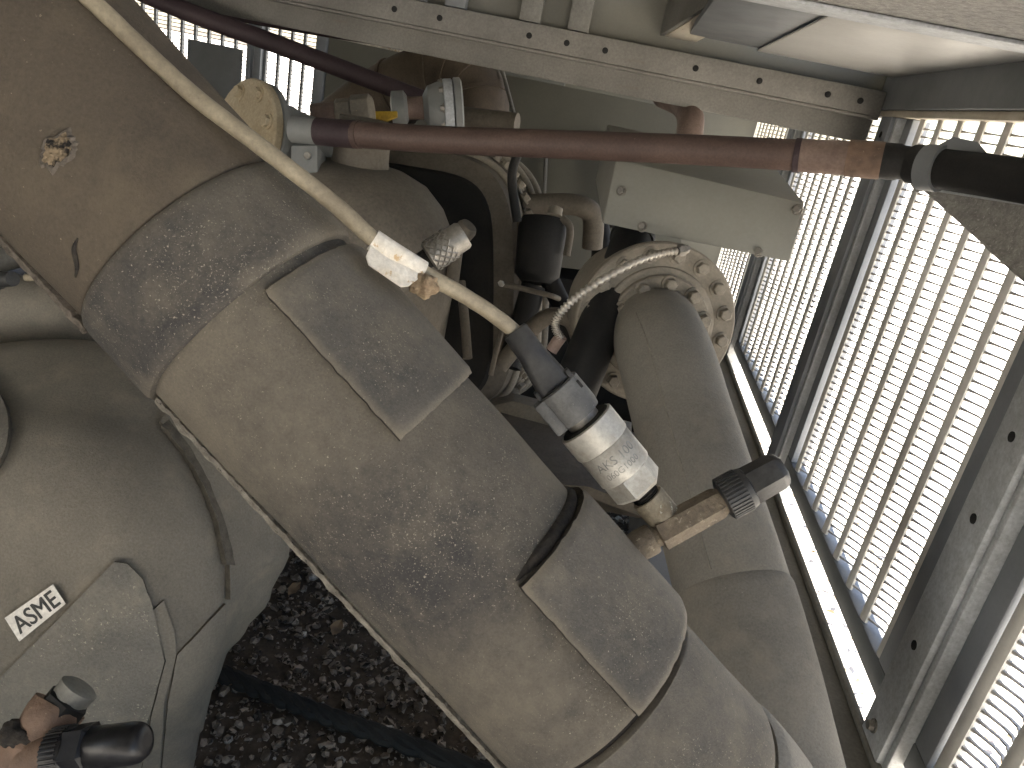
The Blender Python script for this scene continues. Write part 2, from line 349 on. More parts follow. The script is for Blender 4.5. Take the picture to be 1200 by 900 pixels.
# cross beam over the compressor
YB = 1.20
obj('cross_beam', wbox(-1.6, .3295, YB - .012, YB + .004, .052, .085), 'beam', fr)
obj('cross_beam_web', wbox(-1.6, .3295, YB + .012, YB + .03, .016, .0518), 'beam', fr)
obj('cross_beam_lip', wbox(-1.6, .3295, YB - .012, YB + .0118, .0475, .0517, .001), 'beam', fr)
for px in (462, 515, 620, 664, 709, 815, 890, 970, 1008):
    for k in range(1):
        r_ = ray(px, 0); x = 0
        # beam mid-line at this column
        for py in range(-40, 200):
            q = ray(px, py); t = (YB - .0125) / q.y; z = q.z * t
            if z < .068: x = q.x * t; break
        inst('bolt_hole', hole_me, face_mtx(Vector((x, YB - .0122, HC + .068)), (0, -1, 0)), fr)
b0, b1 = at(780, 46, 1.17), at(905, -28, .80); bd = (b1 - b0).normalized(); bs = bd.cross(Vector((0, 0, 1))).normalized(); bu = bs.cross(bd)
obj('brace', boxv((b0 + b1) / 2, (bs, bd, bu), (.046, (b1 - b0).length, .028), .002), 'creampost', fr)
obj('brace_web', boxv((b0 + b1) / 2 - bs * .0265 * (1 if bs.x > 0 else -1) + bu * .012, (bs, bd, bu), (.006, (b1 - b0).length, .05), .001), 'beam', fr)
obj('roof_plate', wbox(.048, .150, .72, 1.187, .108, .118), 'rail', fr)
obj('rear_fascia', wbox(-1.6, .3295, 1.215, 1.222, .086, .36), 'cabinet', fr)
obj('header_beam', wbox(-.9, .3295, .40, .706, .099, .2), 'concrete', fr)
obj('header_beam_edge', wbox(-.9, .3295, .7065, .7115, .0985, .2), 'rubber', fr)
obj('header_beam_lip', wbox(-.9, .3295, .665, .703, .0955, .0988), 'galv', fr)
for x in (-.12, -.19, -.30, -.36):
    obj('rear_post', wbox(x, x + .03, 1.19, 1.21, .086, .355), 'base' if x > -.25 else 'rail', fr)
tag(obj('ceiling_panel', wbox(.1435, .3295, .712, 1.187, .104, .107), 'ceiling'), 'glossy white ceiling panel behind the overhead header beam', 'panel')
tag(obj('end_light_blocker', wbox(-1.69, .36, -.92, -.9, -.34, .359), 'cabinet'), 'unseen olive grey panel added opposite the compressor to block sky light', 'panel')  # added behind the camera to cut sky light, never in view
tag(obj('side_light_blocker', wbox(-1.62, -1.6, -.35, 2.15, -.72, .359), 'cabinet'), 'plain olive grey panel added beyond the vessel to darken the interior', 'panel')  # added on the left to keep bluish sky light out
tag(obj('sky_block_casing', wbox(-1.7, .36, -.9, 2.7, .36, .75), 'cabinet'), 'grey green casing overhead, extended out of view to block sun and sky', 'casing')  # roof stretched over the camera to keep sun and sky off

# ---------------------------------------------------------------- grilles
PITCH_R, PITCH_C, AMP = .0092, .0588, .0075
def wavex(u): return .355 - AMP * math.cos(2 * PI * u / PITCH_C)
def wire_mesh(L):
    n = max(2, int(round(L / PITCH_C)) * 8); V = []; Fc = []
    for i in range(n + 1):
        u = L * i / n; x = wavex(u) - .355; ph = abs(((u / PITCH_C) + .5) % 1 - .5) * 2
        h = .0008 + .0014 * max(0, 1 - ph * 2.2)
        V += [(x, u, -h), (x + .003, u, -h), (x + .003, u, h), (x, u, h)]
        if i:
            a = 4 * (i - 1); b = 4 * i
            Fc += [[a + k, a + (k + 1) % 4, b + (k + 1) % 4, b + k] for k in range(4)]
    Fc += [[0, 1, 2, 3], [4 * n + 3, 4 * n + 2, 4 * n + 1, 4 * n]]
    me = bpy.data.meshes.new('slat'); me.from_pydata(V, [], Fc); me.materials.append(MT['wire'])
    for p in me.polygons: p.use_smooth = True
    me.set_sharp_from_angle(angle=R(45)); return me
def rib_mesh(h):
    V = []; Fc = []; n = 8; hw = PITCH_C * .13
    for k, off in enumerate((-.0012, .0012)):
        for i in range(n + 1):
            u = -hw + 2 * hw * i / n
            for z in (0, h): V.append((wavex(u) - .355 + off, u, z))
    m = 2 * (n + 1)
    for i in range(n):
        a = 2 * i; Fc += [[a, a + 1, a + 3, a + 2], [m + a, m + a + 2, m + a + 3, m + a + 1], [a, a + 2, m + a + 2, m + a], [a + 1, m + a + 1, m + a + 3, a + 3]]
    Fc += [[0, m, m + 1, 1], [2 * n, 2 * n + 1, m + 2 * n + 1, m + 2 * n]]
    me = bpy.data.meshes.new('rib'); me.from_pydata(V, [], Fc); me.materials.append(MT['rib'])
    for p in me.polygons: p.use_smooth = True
    me.set_sharp_from_angle(angle=R(45)); return me
Z0, Z1 = -.441, .054
def grille(y0, y1, label):
    n = int(round((y1 - y0) / PITCH_C)); L = n * PITCH_C
    g = thing('grille_panel', label, 'grille', (.355, y0, HC + Z0), 'slatted grille panels along the wall')
    wm = wire_mesh(L); rm = rib_mesh(Z1 - Z0)
    for i in range(n + 1): inst('rib', rm, Matrix.Translation((.355, y0 + i * PITCH_C, HC + Z0)), g)
    for k in range(int((Z1 - Z0) / PITCH_R)): inst('slat', wm, Matrix.Translation((.355, y0, HC + Z0 + .006 + k * PITCH_R)), g)
grille(.658, 1.095, 'slatted metal grille panel between the two bolted posts, black pipe crossing its top')
grille(1.235, 1.73, 'slatted metal grille panel beside the big bolted flange')
grille(1.87, 2.7, 'slatted metal grille panel farthest along the wall, behind the grey control box')
grille(.04, .522, 'slatted metal grille panel on the near side of the post with three holes')

def far_grille(x0, x1, z0, z1, y, label, plate=None):
    g = thing('far_grille', label, 'grille', (x0, y, HC + z0), 'grilles in the far wall')
    n = int(round((x1 - x0) / .042)); rv = []; sv = []
    for i in range(n + 1): x = x0 + (x1 - x0) * i / n; obj('rib', wbox(x - .0035, x + .0035, y, y + .012, z0, z1, 0), 'rail', g)
    z = z0
    while z < z1: sv.append(wbox(x0, x1, y + .013, y + .016, z - .0012, z + .0012, 0)); z += .0105
    o = obj('slats', join(*sv), 'wire', g); o['kind'] = 'stuff'
YF = 2.2
def xat(px, py, y=YF): r_ = ray(px, py); return (r_ * (y / r_.y)).x
x_a, x_b, x_c, x_d = xat(150, 60), xat(291, 60), xat(311, 60), xat(371, 60)
far_grille(x_a, x_b, -.3, .2, YF, 'small bright grille in the far wall beside the dark plate')
far_grille(x_c, x_d, -.3, .2, YF, 'narrow bright grille in the far wall beside the olive panel')
ff = thing('rear_partition', 'dark grey posts holding the far grilles behind the red pipes', 'frame', (x_b, YF, HC - .7))
for xx, wd in ((x_b + .004, .014), (x_b + .026, .02), (x_d + .004, .03)): obj('post', wbox(xx, xx + wd, YF - .02, YF + .03, -.7, .4), 'post', ff)
obj('rail', wbox(x_a - .3, x_d + .03, YF - .012, YF + .018, .201, .25), 'rail', ff)
obj('sill', wbox(x_a - .3, x_d + .03, YF - .012, YF + .018, -.7, -.301), 'rail', ff)
obj('cover_plate', wbox(xat(225, 90), xat(288, 90), YF - .03, YF - .022, -.25, -.05), 'rail', ff)
obj('header_panel', wbox(x_d + .036, -.2, YF - .01, YF + .02, -.7, .4), 'cabinet', ff)
obj('header_panel', wbox(-.26, .34, YF + .15, YF + .17, -.7, .4), 'cabinet', ff)

# ================================================================= the vessel
VC = (55, 690)
def outer(phi):                                       # silhouette of the loose wrap, px about its centre
    tbl = [(-180, 320), (-120, 300), (-95, 292), (-60, 300), (-30, 300), (-10, 289), (2, 262), (12, 238), (20, 224), (32, 228), (44, 246), (51, 266), (70, 300), (120, 320), (180, 320)]
    d = math.degrees(phi)
    for (a, ra), (b, rb) in zip(tbl, tbl[1:]):
        if a <= d <= b:
            t = (d - a) / (b - a); t = t * t * (3 - 2 * t); return ra + (rb - ra) * t
NP = 144
def vring(fr_, d, amp=0):
    out = []
    for j in range(NP):
        ph = -PI + 2 * PI * j / NP; r = fr_(ph)
        out.append(at(VC[0] + r * math.cos(ph), VC[1] + r * math.sin(ph), d))
    return out
rings = []
for r_, d_ in ((1, .520), (30, .5205), (60, .522), (90, .5255), (120, .531), (150, .540), (175, .550), (195, .562), (208, .573)):
    rings.append(vring(lambda p, q=r_: q, d_))
for t, d_ in ((.12, .582), (.35, .597), (.6, .614), (.85, .633), (.97, .645), (1.0, .66), (.99, .70), (.97, .80), (.95, 1.0)):
    rings.append(vring(lambda p, q=t: 208 + (outer(p) - 208) * q if d_ < .69 else outer(p) * q * .62 / .66, d_))
V = [p for rg in rings for p in rg]
V = [p + (EYE - p).normalized() * .0022 * noise.noise(p * 14) for p in V]
Fc = [list(range(NP))[::-1]]
for i in range(1, len(rings)):
    for j in range(NP): Fc.append([(i - 1) * NP + j, (i - 1) * NP + (j + 1) % NP, i * NP + (j + 1) % NP, i * NP + j])
Fc.append([(len(rings) - 1) * NP + j for j in range(NP)])
ves = thing('insulated_vessel', 'big domed vessel wrapped in dusty grey foam, bearing the small white lettered sticker', 'vessel', at(55, 690, .75) + Vector((0, 0, -.25)))
obj('head', (V, Fc), 'shell', ves, 50)
bvh = BVHTree.FromPolygons(V, Fc)
def vhit(px, py):
    h = bvh.ray_cast(EYE, ray(px, py)); return (h[0], h[1] if h[1].dot(EYE - h[0]) > 0 else -h[1]) if h[0] else (None, None)
def drape(poly, th, step=7, under=.001, edge_lo=0, wob=.0):
    P2 = []
    for i, a in enumerate(poly):
        b = poly[(i + 1) % len(poly)]; n = max(1, int(math.dist(a, b) / step))
        for k in range(n): P2.append(Vector((a[0] + (b[0] - a[0]) * k / n + random.uniform(-wob, wob), a[1] + (b[1] - a[1]) * k / n + random.uniform(-wob, wob))))
    nb = len(P2); ed = [(i, (i + 1) % nb) for i in range(nb)]; pts = list(P2)
    xs = [p.x for p in P2]; ys = [p.y for p in P2]
    y = min(ys) + step / 2
    while y < max(ys):
        x = min(xs) + step / 2
        while x < max(xs):
            ins = False
            for i in range(nb):
                a, b = P2[i], P2[(i + 1) % nb]
                if (a.y > y) != (b.y > y) and x < (b.x - a.x) * (y - a.y) / (b.y - a.y) + a.x: ins = not ins
            if ins and min((Vector((x, y)) - q).length for q in P2) > step * .6: pts.append(Vector((x, y)))
            x += step
        y += step
    co, _, fa, *_ = delaunay_2d_cdt(pts, ed, [], 1, 1e-4)
    n = len(co); top = []; bot = []; ok = True
    for c in co:
        h, nr = vhit(c.x, c.y)
        if h is None:
            h = at(c.x, c.y, .66); nr = (EYE - h).normalized()
        nr = (nr + (EYE - h).normalized() * .6).normalized()
        top.append(h + nr * th); bot.append(h - nr * under)
    cnt = {}
    for f in fa:
        for i in range(len(f)):
            a, b = f[i], f[(i + 1) % len(f)]; k = (min(a, b), max(a, b)); cnt.setdefault(k, []).append((a, b))
    Fo = [list(f) for f in fa] + [[i + n for i in f][::-1] for f in fa]; mi = [0] * len(Fo)
    for k, l in cnt.items():
        if len(l) == 1: a, b = l[0]; Fo.append([b, a, a + n, b + n]); mi.append(1)
    return (top + bot, Fo), mi
def drape_obj(name, poly, th, m, parent, **kw):
    vf, mi = drape(poly, th, **kw); return obj(name, vf, [m, 'shell_edge'], parent, 50, mi)
drape_obj('foam_patch', [(135, 658), (150, 660), (168, 678), (180, 716), (192, 772), (176, 830), (150, 905), (60, 960), (-60, 960), (-70, 868), (0, 795), (70, 725)], .0045, 'shell_rough', ves)
drape_obj('foam_strip', [(177, 716), (191, 703), (204, 740), (206, 766), (192, 820), (186, 905), (160, 930), (178, 832), (194, 772)], .0028, 'shell', ves)
drape_obj('foam_flap', [(207, 766), (236, 735), (262, 707), (261, 748), (250, 790), (238, 838), (226, 905), (172, 930), (188, 905), (196, 822)], .003, 'shell', ves)
drape_obj('foam_wrap', [(186, 497), (206, 470), (262, 520), (325, 600), (334, 640), (300, 668), (264, 702), (264, 660), (252, 612), (232, 560), (208, 520)], .0055, 'shell', ves)
drape_obj('foam_joint', [(188, 502), (196, 496), (220, 527), (242, 568), (258, 612), (270, 662), (260, 662), (250, 614), (235, 574), (212, 532)], .0066, 'shell_edge', ves, wob=.6)
disc = [(-64 + 78 * math.cos(a * PI / 24), 505 + 78 * math.sin(a * PI / 24)) for a in range(48)]
drape_obj('foam_disc', disc, .006, 'shell_rough', ves)
# collar behind the head
obj('shell_collar', sweep(catmull([at(-220, 545, .70), at(-120, 420, .71), at(-20, 372, .715), at(60, 366, .72), at(140, 390, .73), at(260, 480, .74)], 12), .033, 20, .002, 30), 'shell', ves)
# sticker
st = thing('lettered_sticker', 'small white sticker lettered ASME on the foam wrapped vessel', 'sticker', vhit(46, 715)[0])
cor = [(10, 722), (66, 683), (80, 706), (27, 749)]
def nrm_at(px, py): h, n = vhit(px, py); return h, n
hs = []
for c in cor: h, n = nrm_at(*c); hs.append(h + n * .0012)
hc = sum(hs, Vector()) / 4; nn = (hs[1] - hs[0]).cross(hs[3] - hs[0]).normalized()
if nn.dot(EYE - hc) < 0: nn = -nn
hs = [h - nn * (h - hc).dot(nn) + nn * .0022 for h in hs]
obj('backing', prism(hs, nn * .0003), 'sticker', st)
ux = ((hs[1] - hs[0]) + (hs[2] - hs[3])).normalized(); uyv = nn.cross(ux)
if uyv.dot((hs[0] - hs[3])) < 0: uyv = -uyv
Wd = (hs[1] - hs[0]).length; cc = sum(hs, Vector()) / 4 + nn * .0005
tv, tf = text_mesh('ASME', 1.0)
xs = [v.x for v in tv]; ys = [v.y for v in tv]; sx = Wd * .86 / (max(xs) - min(xs)); sy = (hs[0] - hs[3]).length * .64 / (max(ys) - min(ys))
cx_, cy_ = (max(xs) + min(xs)) / 2, (max(ys) + min(ys)) / 2
T0 = [cc + ux * (v.x - cx_) * sx + uyv * (v.y - cy_) * sy for v in tv]
bold = []
for ox, oy in ((0, 0), (.0003, 0), (-.0003, 0), (0, .0002), (0, -.0002)):
    bold.append(([p + ux * ox + uyv * oy + nn * (.00003 * len(bold)) for p in T0], tf))
obj('lettering', join(*bold), 'ink', st)
# connector and lead on top of the vessel
ct = thing('plug_lead', 'black plug with beige lead resting on the vessel collar', 'cable plug', at(10, 330, .62))
obj('plug', lathe(at(-20, 330, .63), at(32, 325, .61) - at(-20, 330, .63), [(0, .009), (.012, .0095), (.012, .0075), (.02, .0075), (.02, .0065), (.036, .006)], 20), 'plastic', ct)
obj('lead', sweep(catmull([at(30, 325, .61), at(60, 326, .61), at(100, 345, .62), at(150, 400, .64)], 8), .0032, 12), 'cable', ct)
for pts, r_, m, lab in (([(-30, 312, .8), (10, 303, .8), (60, 290, .82), (120, 285, .85)], .012, 'base', 'grey tube passing behind the slanting pipe above the vessel plug'),
                        ([(-40, 345, .9), (20, 345, .9), (90, 330, .92), (160, 330, .95)], .02, 'comp', 'brown tube lying behind the vessel plug')):
    tag(obj('tube', sweep(catmull([at(*p) for p in pts], 8), r_, 16), m), lab, 'tube')

# ================================================================= slanting insulated line
u_, n_ = (.674, .738), (.738, -.674)
def spx(s, k=-30): return (u_[0] * s + n_[0] * k, u_[1] * s + n_[1] * k)
def dep(s): return .292 + .022 * s / 1000
A0 = at(*spx(-260), dep(-260)); A1 = at(*spx(1060), dep(1060))
AX = (A1 - A0).normalized(); LEN = (A1 - A0).length
mid = (A0 + A1) / 2
E1 = (EYE - mid); E1 = (E1 - AX * E1.dot(AX)).normalized()
E2 = AX.cross(E1)
if E2.dot(cdir(n_[0], n_[1], 0)) < 0: E2 = -E2
def cyl(s, th, r): return A0 + AX * s + (E1 * math.cos(th) + E2 * math.sin(th)) * r
def chit(px, py, r):                                  # where a pixel's ray meets the line's outside
    d = ray(px, py); o = EYE - A0
    dp = d - AX * d.dot(AX); op = o - AX * o.dot(AX)
    a, b, c = dp.dot(dp), 2 * dp.dot(op), op.dot(op) - r * r
    disc_ = b * b - 4 * a * c
    t = (-b - math.sqrt(max(disc_, 0))) / (2 * a); p = EYE + d * t - A0
    s = p.dot(AX); q = p - AX * s
    return s, math.atan2(q.dot(E2), q.dot(E1))
RB, RC, RA = .0462, .0496, .0480
sl_ = thing('insulated_line', 'foam wrapped slanting line that bends round and rises to the bolted flange', 'pipe', A1 + Vector((0, 0, -.1)))
def seg(name, s0, s1, r, m, wob=.0007, lip0=.0, lip1=.0, n=96, parent=None):
    S_ = [s0, s0 + .0008, s0 + .003]; k = int((s1 - s0) / .006)
    S_ += [s0 + .003 + (s1 - s0 - .006) * i / k for i in range(1, k)] + [s1 - .003, s1 - .0008, s1]
    P = [A0 + AX * s for s in S_]; rad = [r] * len(S_)
    rad[0] = r - .0035 - lip0; rad[1] = r - .0012; rad[-1] = r - .0035 - lip1; rad[-2] = r - .0012
    return obj(name, sweep(P, rad, n, wob, 22, E1), m, parent or sl_, 50)
sA = chit(185, 245, RC)[0]; sC = chit(280, 345, RC)[0]
sJ = chit(770, 812, RB)[0]
seg('foam_sleeve', -.42, sA + .002, RA, 'foam_shaded', .0016)
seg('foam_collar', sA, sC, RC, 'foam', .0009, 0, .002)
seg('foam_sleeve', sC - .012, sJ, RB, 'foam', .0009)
seg('joint', sJ - .004, sJ + .006, RB - .003, 'foam_edge', 0)
# continuing bend and riser
tail = [A0 + AX * (sJ + .002), A0 + AX * (sJ + .03), at(838, 958, .330), at(890, 1030, .368), at(925, 1062, .43), at(930, 1020, .50), at(912, 915, .543), at(884, 790, .572), at(858, 690, .605), at(826, 580, .650), at(800, 490, .695), at(783, 430, .728), at(772, 398, .76), at(766, 384, .80)]
TP = catmull(tail, 14)
def tseg(name, i0, i1, r, m, wob=.0006):
    P = TP[i0:i1 + 1]; rad = [r] * len(P); rad[0] = r - .002; rad[-1] = r - .002
    return obj(name, sweep(P, rad, 64, wob, 20), m, sl_, 50)
def near_i(px, py, lo, hi):
    best = None
    for i in range(lo, hi):
        v = TP[i] - EYE; c = Vector((v.dot(rx), -v.dot(uy), -v.dot(bz))); q = (600 + F * c.x / c.z, 450 + F * c.y / c.z)
        e = (q[0] - px) ** 2 + (q[1] - py) ** 2
        if best is None or e < best[0]: best = (e, i)
    return best[1]
iL = near_i(815, 905, 0, 40); iE = near_i(884, 795, 70, len(TP)); iR = near_i(845, 720, 70, len(TP))
NT = len(TP) - 1
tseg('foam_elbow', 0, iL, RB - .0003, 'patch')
tseg('foam_elbow', iL, iR + 3, RB + .0006, 'riser')
tseg('foam_riser', iR, NT, RB - .001, 'riser')
# longitudinal glued seam up the riser
P = [];
for i in range(iR + 4, NT - 16):
    T = (TP[i + 1] - TP[i - 1]).normalized(); o_ = EYE - TP[i]; o_ = (o_ - T * o_.dot(T)).normalized(); g = T.cross(o_)
    if g.dot(rx) < 0: g = -g
    P.append(TP[i] + (o_ * math.cos(.25) - g * math.sin(.25)) * (RB - .0008))
obj('glue_seam', sweep(P, .0007, 6), 'seamline', sl_)
def cpatch(name, s0, s1, t0, t1, r0, th, m, wob=.0006, ragged=.0006):
    ns = int((s1 - s0) / .0025) + 2; ntt = int((t1 - t0) * r0 / .0025) + 2; V = []; Fc = []; mi = []
    for lay in (0, 1):
        for i in range(ns + 1):
            for j in range(ntt + 1):
                fs, ft = i / ns, j / ntt; s = s0 + (s1 - s0) * fs; t = t0 + (t1 - t0) * ft
                e = min(fs, 1 - fs) * (s1 - s0); e2 = min(ft, 1 - ft) * (t1 - t0) * r0; ed = min(e, e2)
                if i in (0, ns): s += ragged * noise.noise(Vector((t * 40, s0 * 90, 3)))
                if j in (0, ntt): t += ragged * 20 * noise.noise(Vector((s * 300, t0 * 9, 7)))
                r = r0 + th + wob * noise.noise(cyl(s, t, r0) * 25) - .0009 * max(0, 1 - ed / .002) if lay == 0 else r0 - .002
                V.append(cyl(s, t, r))
    w_ = ntt + 1; n = (ns + 1) * w_
    for i in range(ns):
        for j in range(ntt):
            a = i * w_ + j; q = [a, a + 1, a + w_ + 1, a + w_]; Fc.append(q); mi.append(0); Fc.append([x + n for x in q][::-1]); mi.append(0)
    def side(a, b): Fc.append([a, b, b + n, a + n]); mi.append(1)
    for i in range(ns): side(i * w_, (i + 1) * w_); side(i * w_ + ntt, (i + 1) * w_ + ntt)
    for j in range(ntt): side(j, j + 1); side(ns * w_ + j, ns * w_ + j + 1)
    return obj(name, (V, Fc), [m, 'foam_edge'], sl_, 50, mi)
h1 = chit(310, 341, RB + .003); h2 = chit(470, 515, RB + .003)
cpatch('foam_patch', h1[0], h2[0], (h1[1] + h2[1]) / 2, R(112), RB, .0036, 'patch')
h3 = chit(607, 693, RB + .004); h4 = chit(752, 836, RB + .004)
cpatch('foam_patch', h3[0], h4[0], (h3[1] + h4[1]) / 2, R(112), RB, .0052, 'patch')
obj('foam_gap', (lambda vf: vf)(sweep([cyl(h3[0] - .002, t, RB - .0008) for t in [(h3[1] - .02) + (R(112) - h3[1]) * i / 40 for i in range(41)]], [.0028 * min(1, .15 + i / 9) for i in range(41)], 10)), 'foam_edge', sl_)
# ragged lip along the underside seam
def rag(s0, s1, r0, w0, seed):
    rr = random.Random(seed); n = int((s1 - s0) / .0016); V = []; Fc = []
    for i in range(n + 1):
        s = s0 + (s1 - s0) * i / n; j = noise.noise(Vector((s * 160, seed, 0))); j2 = noise.noise(Vector((s * 420, seed, 5)))
        t0 = R(-74) ; wd = w0 * (1 + .5 * j + .5 * j2)
        a = cyl(s, t0, r0 + .0012 + .0006 * j2); b = cyl(s, t0 - wd / r0 * .5, r0 + .0026 + .001 * j); c = cyl(s, t0 - wd / r0, r0 + .0015 + .0012 * j2); d = cyl(s, t0 - wd / r0 * .6, r0 - .003)
        V += [a, b, c, d]
        if i:
            p, q = 4 * (i - 1), 4 * i; Fc += [[p + k, p + (k + 1) % 4, q + (k + 1) % 4, q + k] for k in range(4)]
    Fc += [[0, 1, 2, 3], [4 * n + 3, 4 * n + 2, 4 * n + 1, 4 * n]]
    return V, Fc
obj('foam_seam', rag(-.42, sA + .004, RA, .0042, 2), 'lip', sl_, 30)
obj('foam_seam', rag(sC + .001, sJ - .004, RB, .0085, 5), 'lip_grey', sl_, 30)
# torn hole and slit in the upper sleeve
hs_, ht_ = chit(67, 174, RA)
V = []; n = 40
def tear(a): return 1 + .45 * noise.noise(Vector((math.cos(a) * 1.3, math.sin(a) * 1.3, 1.3))) + .22 * noise.noise(Vector((math.cos(a) * 5, math.sin(a) * 5, 4)))
for k, (sc, rr) in enumerate(((1.28, RA - .0004), (1.1, RA + .0006), (1.0, RA + .0010), (.9, RA + .0002))):
    for j in range(n):
        a = 2 * PI * j / n; q = tear(a) * (1 + .07 * noise.noise(Vector((a * 4, k * 2.2, 0))))
        V.append(cyl(hs_ + math.cos(a) * .0042 * sc * q, ht_ + math.sin(a) * .0062 * sc * q / RA, rr + .0007 * noise.noise(Vector((a * 3, k, 0)))))
Fc = [[k * n + j, k * n + (j + 1) % n, (k + 1) * n + (j + 1) % n, (k + 1) * n + j] for k in range(3) for j in range(n)]
obj('torn_rim', (V, Fc), 'lip', sl_, 40)
V2 = []
for k in range(9):
    for j in range(n):
        a = 2 * PI * j / n; q = tear(a) * .93 * (1 - k / 9)
        V2.append(cyl(hs_ + math.cos(a) * .0042 * q, ht_ + math.sin(a) * .0062 * q / RA, RA + .0004 + .0011 * noise.noise(Vector((math.cos(a) * (9 - k) * .5, math.sin(a) * (9 - k) * .5, 2)))))
obj('torn_core', (V2, [[k * n + j, k * n + (j + 1) % n, (k + 1) * n + (j + 1) % n, (k + 1) * n + j] for k in range(8) for j in range(n)] + [[8 * n + j for j in range(n)]]), 'core', sl_)
P = [cyl(*chit(px, py, RA), RA - .0001) for px, py in ((91, 279), (87, 290), (88, 300), (90, 312), (88, 325))]
obj('slit', sweep(catmull(P, 6), [.0003 + .0007 * math.sin(PI * i / 24) for i in range(25)], 6), 'foam_edge', sl_)

# ---------------------------------------------------------------- beige lead, tape flag and crumbled foam
cb = [(60, -45, .257), (107, 0, .2605), (173, 63, .2645), (233, 117, .2675), (290, 160, .270), (333, 193, .2715), (393, 240, .277), (440, 283, .281), (470, 303, .286), (500, 322, .291), (545, 347, .298), (580, 370, .303), (606, 391, .307)]
c_d = (at(60, -45, .257) - at(107, 0, .2605)).normalized()
CB = catmull([at(60, -45, .257) + c_d * k for k in (.30, .22, .15, .09, .05, .02)] + [at(*p) for p in cb], 10)
tag(obj('sensor_cable', sweep(CB, .0031, 20, .00015, 200), 'cable'), 'beige cable running along the slanting foam pipe to the black plug', 'cable')
fl = thing('tape_flag', 'white tape flag folded round the beige cable', 'tape', at(462, 305, .283))
obj('wrap', sweep(catmull([at(437, 281, .2812), at(455, 293, .2832), at(475, 305.5, .2868), at(495, 318, .29)], 8), .0041, 22), 'white', fl)
q = [at(436, 283, .2785), at(429, 300, .2765), at(432, 310, .276), at(470, 336, .279), at(479, 335, .280), at(497, 322, .287), ]
qn = (q[1] - q[0]).cross(q[3] - q[0]).normalized()
if qn.dot(EYE - q[0]) < 0: qn = -qn
obj('flag', prism(q, -qn * .0011, .0003), 'white', fl)
def lump(p, r, sq, seed, m, name, lab, cat):
    bm = bmesh.new(); bmesh.ops.create_icosphere(bm, subdivisions=4, radius=1)
    for v in bm.verts:
        c = v.co.copy(); k = 1 + .3 * noise.noise(c * 1.6 + Vector((seed, 0, 0))) + .12 * noise.noise(c * 5 + Vector((seed, 3, 0))) + .12 * noise.noise(c * 12)
        v.co = p + Vector((c.x * sq[0], c.y * sq[1], c.z * sq[2])) * r * k
    bm.verts.index_update(); V = [v.co.copy() for v in bm.verts]; Fc = [[v.index for v in f.verts] for f in bm.faces]; bm.free()
    return tag(obj(name, (V, Fc), m, None, 60), lab, cat)
lump(at(497, 334, .288), .0052, (1, 1, .9), 2, 'tan', 'crumbled_foam', 'crumbling tan lump of foam beside the white tape flag', 'foam')

# ---------------------------------------------------------------- knurled cap behind the line
kn = thing('knurled_cap', 'silver knurled cap on a stem behind the beige cable', 'cap', at(490, 318, .345))
k0, k1 = at(502, 302, .345), at(548, 272, .345); ka = (k1 - k0).normalized(); kl = (k1 - k0).length
obj('cap', lathe(k0, ka, [(0, .006), (.001, .0071), (kl * .55, .0071), (kl * .62, .0066), (kl * .86, .0066), (kl * .92, .0058), (kl * .93, .003)], 40), 'steel_worn', kn)
e = perp(ka); g = ka.cross(e)
for sgn in (1, -1):
    for k in range(12):
        Q = []
        for i in range(9):
            t = i / 8; a = 2 * PI * k / 12 + sgn * t * 1.6; Q.append(k0 + ka * (.0015 + t * kl * .5) + (e * math.cos(a) + g * math.sin(a)) * .0072)
        obj('knurl', sweep(Q, .00045, 5), 'steel_worn', kn)
obj('stem', sweep([k0 + (k0 - k1) * .9, k0], .0045, 16), 'dark', kn)
kb = thing('round_knob', 'dull round knob on a dark stem behind the knurled cap', 'knob', at(530, 330, .9))
obj('knob', lathe(at(540, 276, .9), at(552, 262, .89) - at(540, 276, .9), [(0, .008), (.004, .0125), (.012, .0125), (.017, .010), (.018, .004)], 24), 'comp', kb)
obj('stem', sweep([at(530, 330, .92), at(536, 285, .91), at(541, 275, .9)], .008, 14), 'comp', kb)

# ---------------------------------------------------------------- pressure transmitter
tr = thing('pressure_transmitter', 'silver pressure transmitter with black plug screwed into the rusty angle valve', 'sensor', at(780, 606, .318))
t0 = at(603, 387, .307); tb = at(664, 472, .311)
ta = at(650, 452, .3105); te = at(788, 618, .3185); TA = (te - ta).normalized(); pxm = .3145 / 900
te1 = (EYE - ta); te1 = (te1 - TA * te1.dot(TA)).normalized(); te2 = TA.cross(te1)
if te2.dot(rx) < 0: te2 = -te2
# boot: an oblong tapering plug
ba = (tb - t0).normalized(); bl = (tb - t0).length; b1 = (EYE - t0); b1 = (b1 - ba * b1.dot(ba)).normalized(); b2 = ba.cross(b1)
V = []; Fc = []; n = 28
for i, (t, wd, hg, ex) in enumerate(((0, .0048, .0046, 2), (.02, .0054, .005, 2.2), (.30, .0056, .005, 2.4), (.48, .0064, .0052, 2.8), (.62, .0070, .0055, 3.4), (.70, .0073, .0058, 4), (.93, .0074, .006, 4.5), (1, .0072, .0058, 4.5))):
    for j in range(n):
        a = 2 * PI * j / n; c_, s_ = math.cos(a), math.sin(a)
        V.append(t0 + ba * bl * t + b2 * wd * math.copysign(abs(c_) ** (2 / ex), c_) + b1 * hg * math.copysign(abs(s_) ** (2 / ex), s_))
    if i: Fc += [[(i - 1) * n + j, (i - 1) * n + (j + 1) % n, i * n + (j + 1) % n, i * n + j] for j in range(n)]
Fc += [list(range(n))[::-1], [7 * n + j for j in range(n)]]
boot = obj('plug_boot', (V, Fc), 'plastic', tr, 40)
bax = (b2, b1, ba); sgn = 1 if b2.dot(rx) > 0 else -1
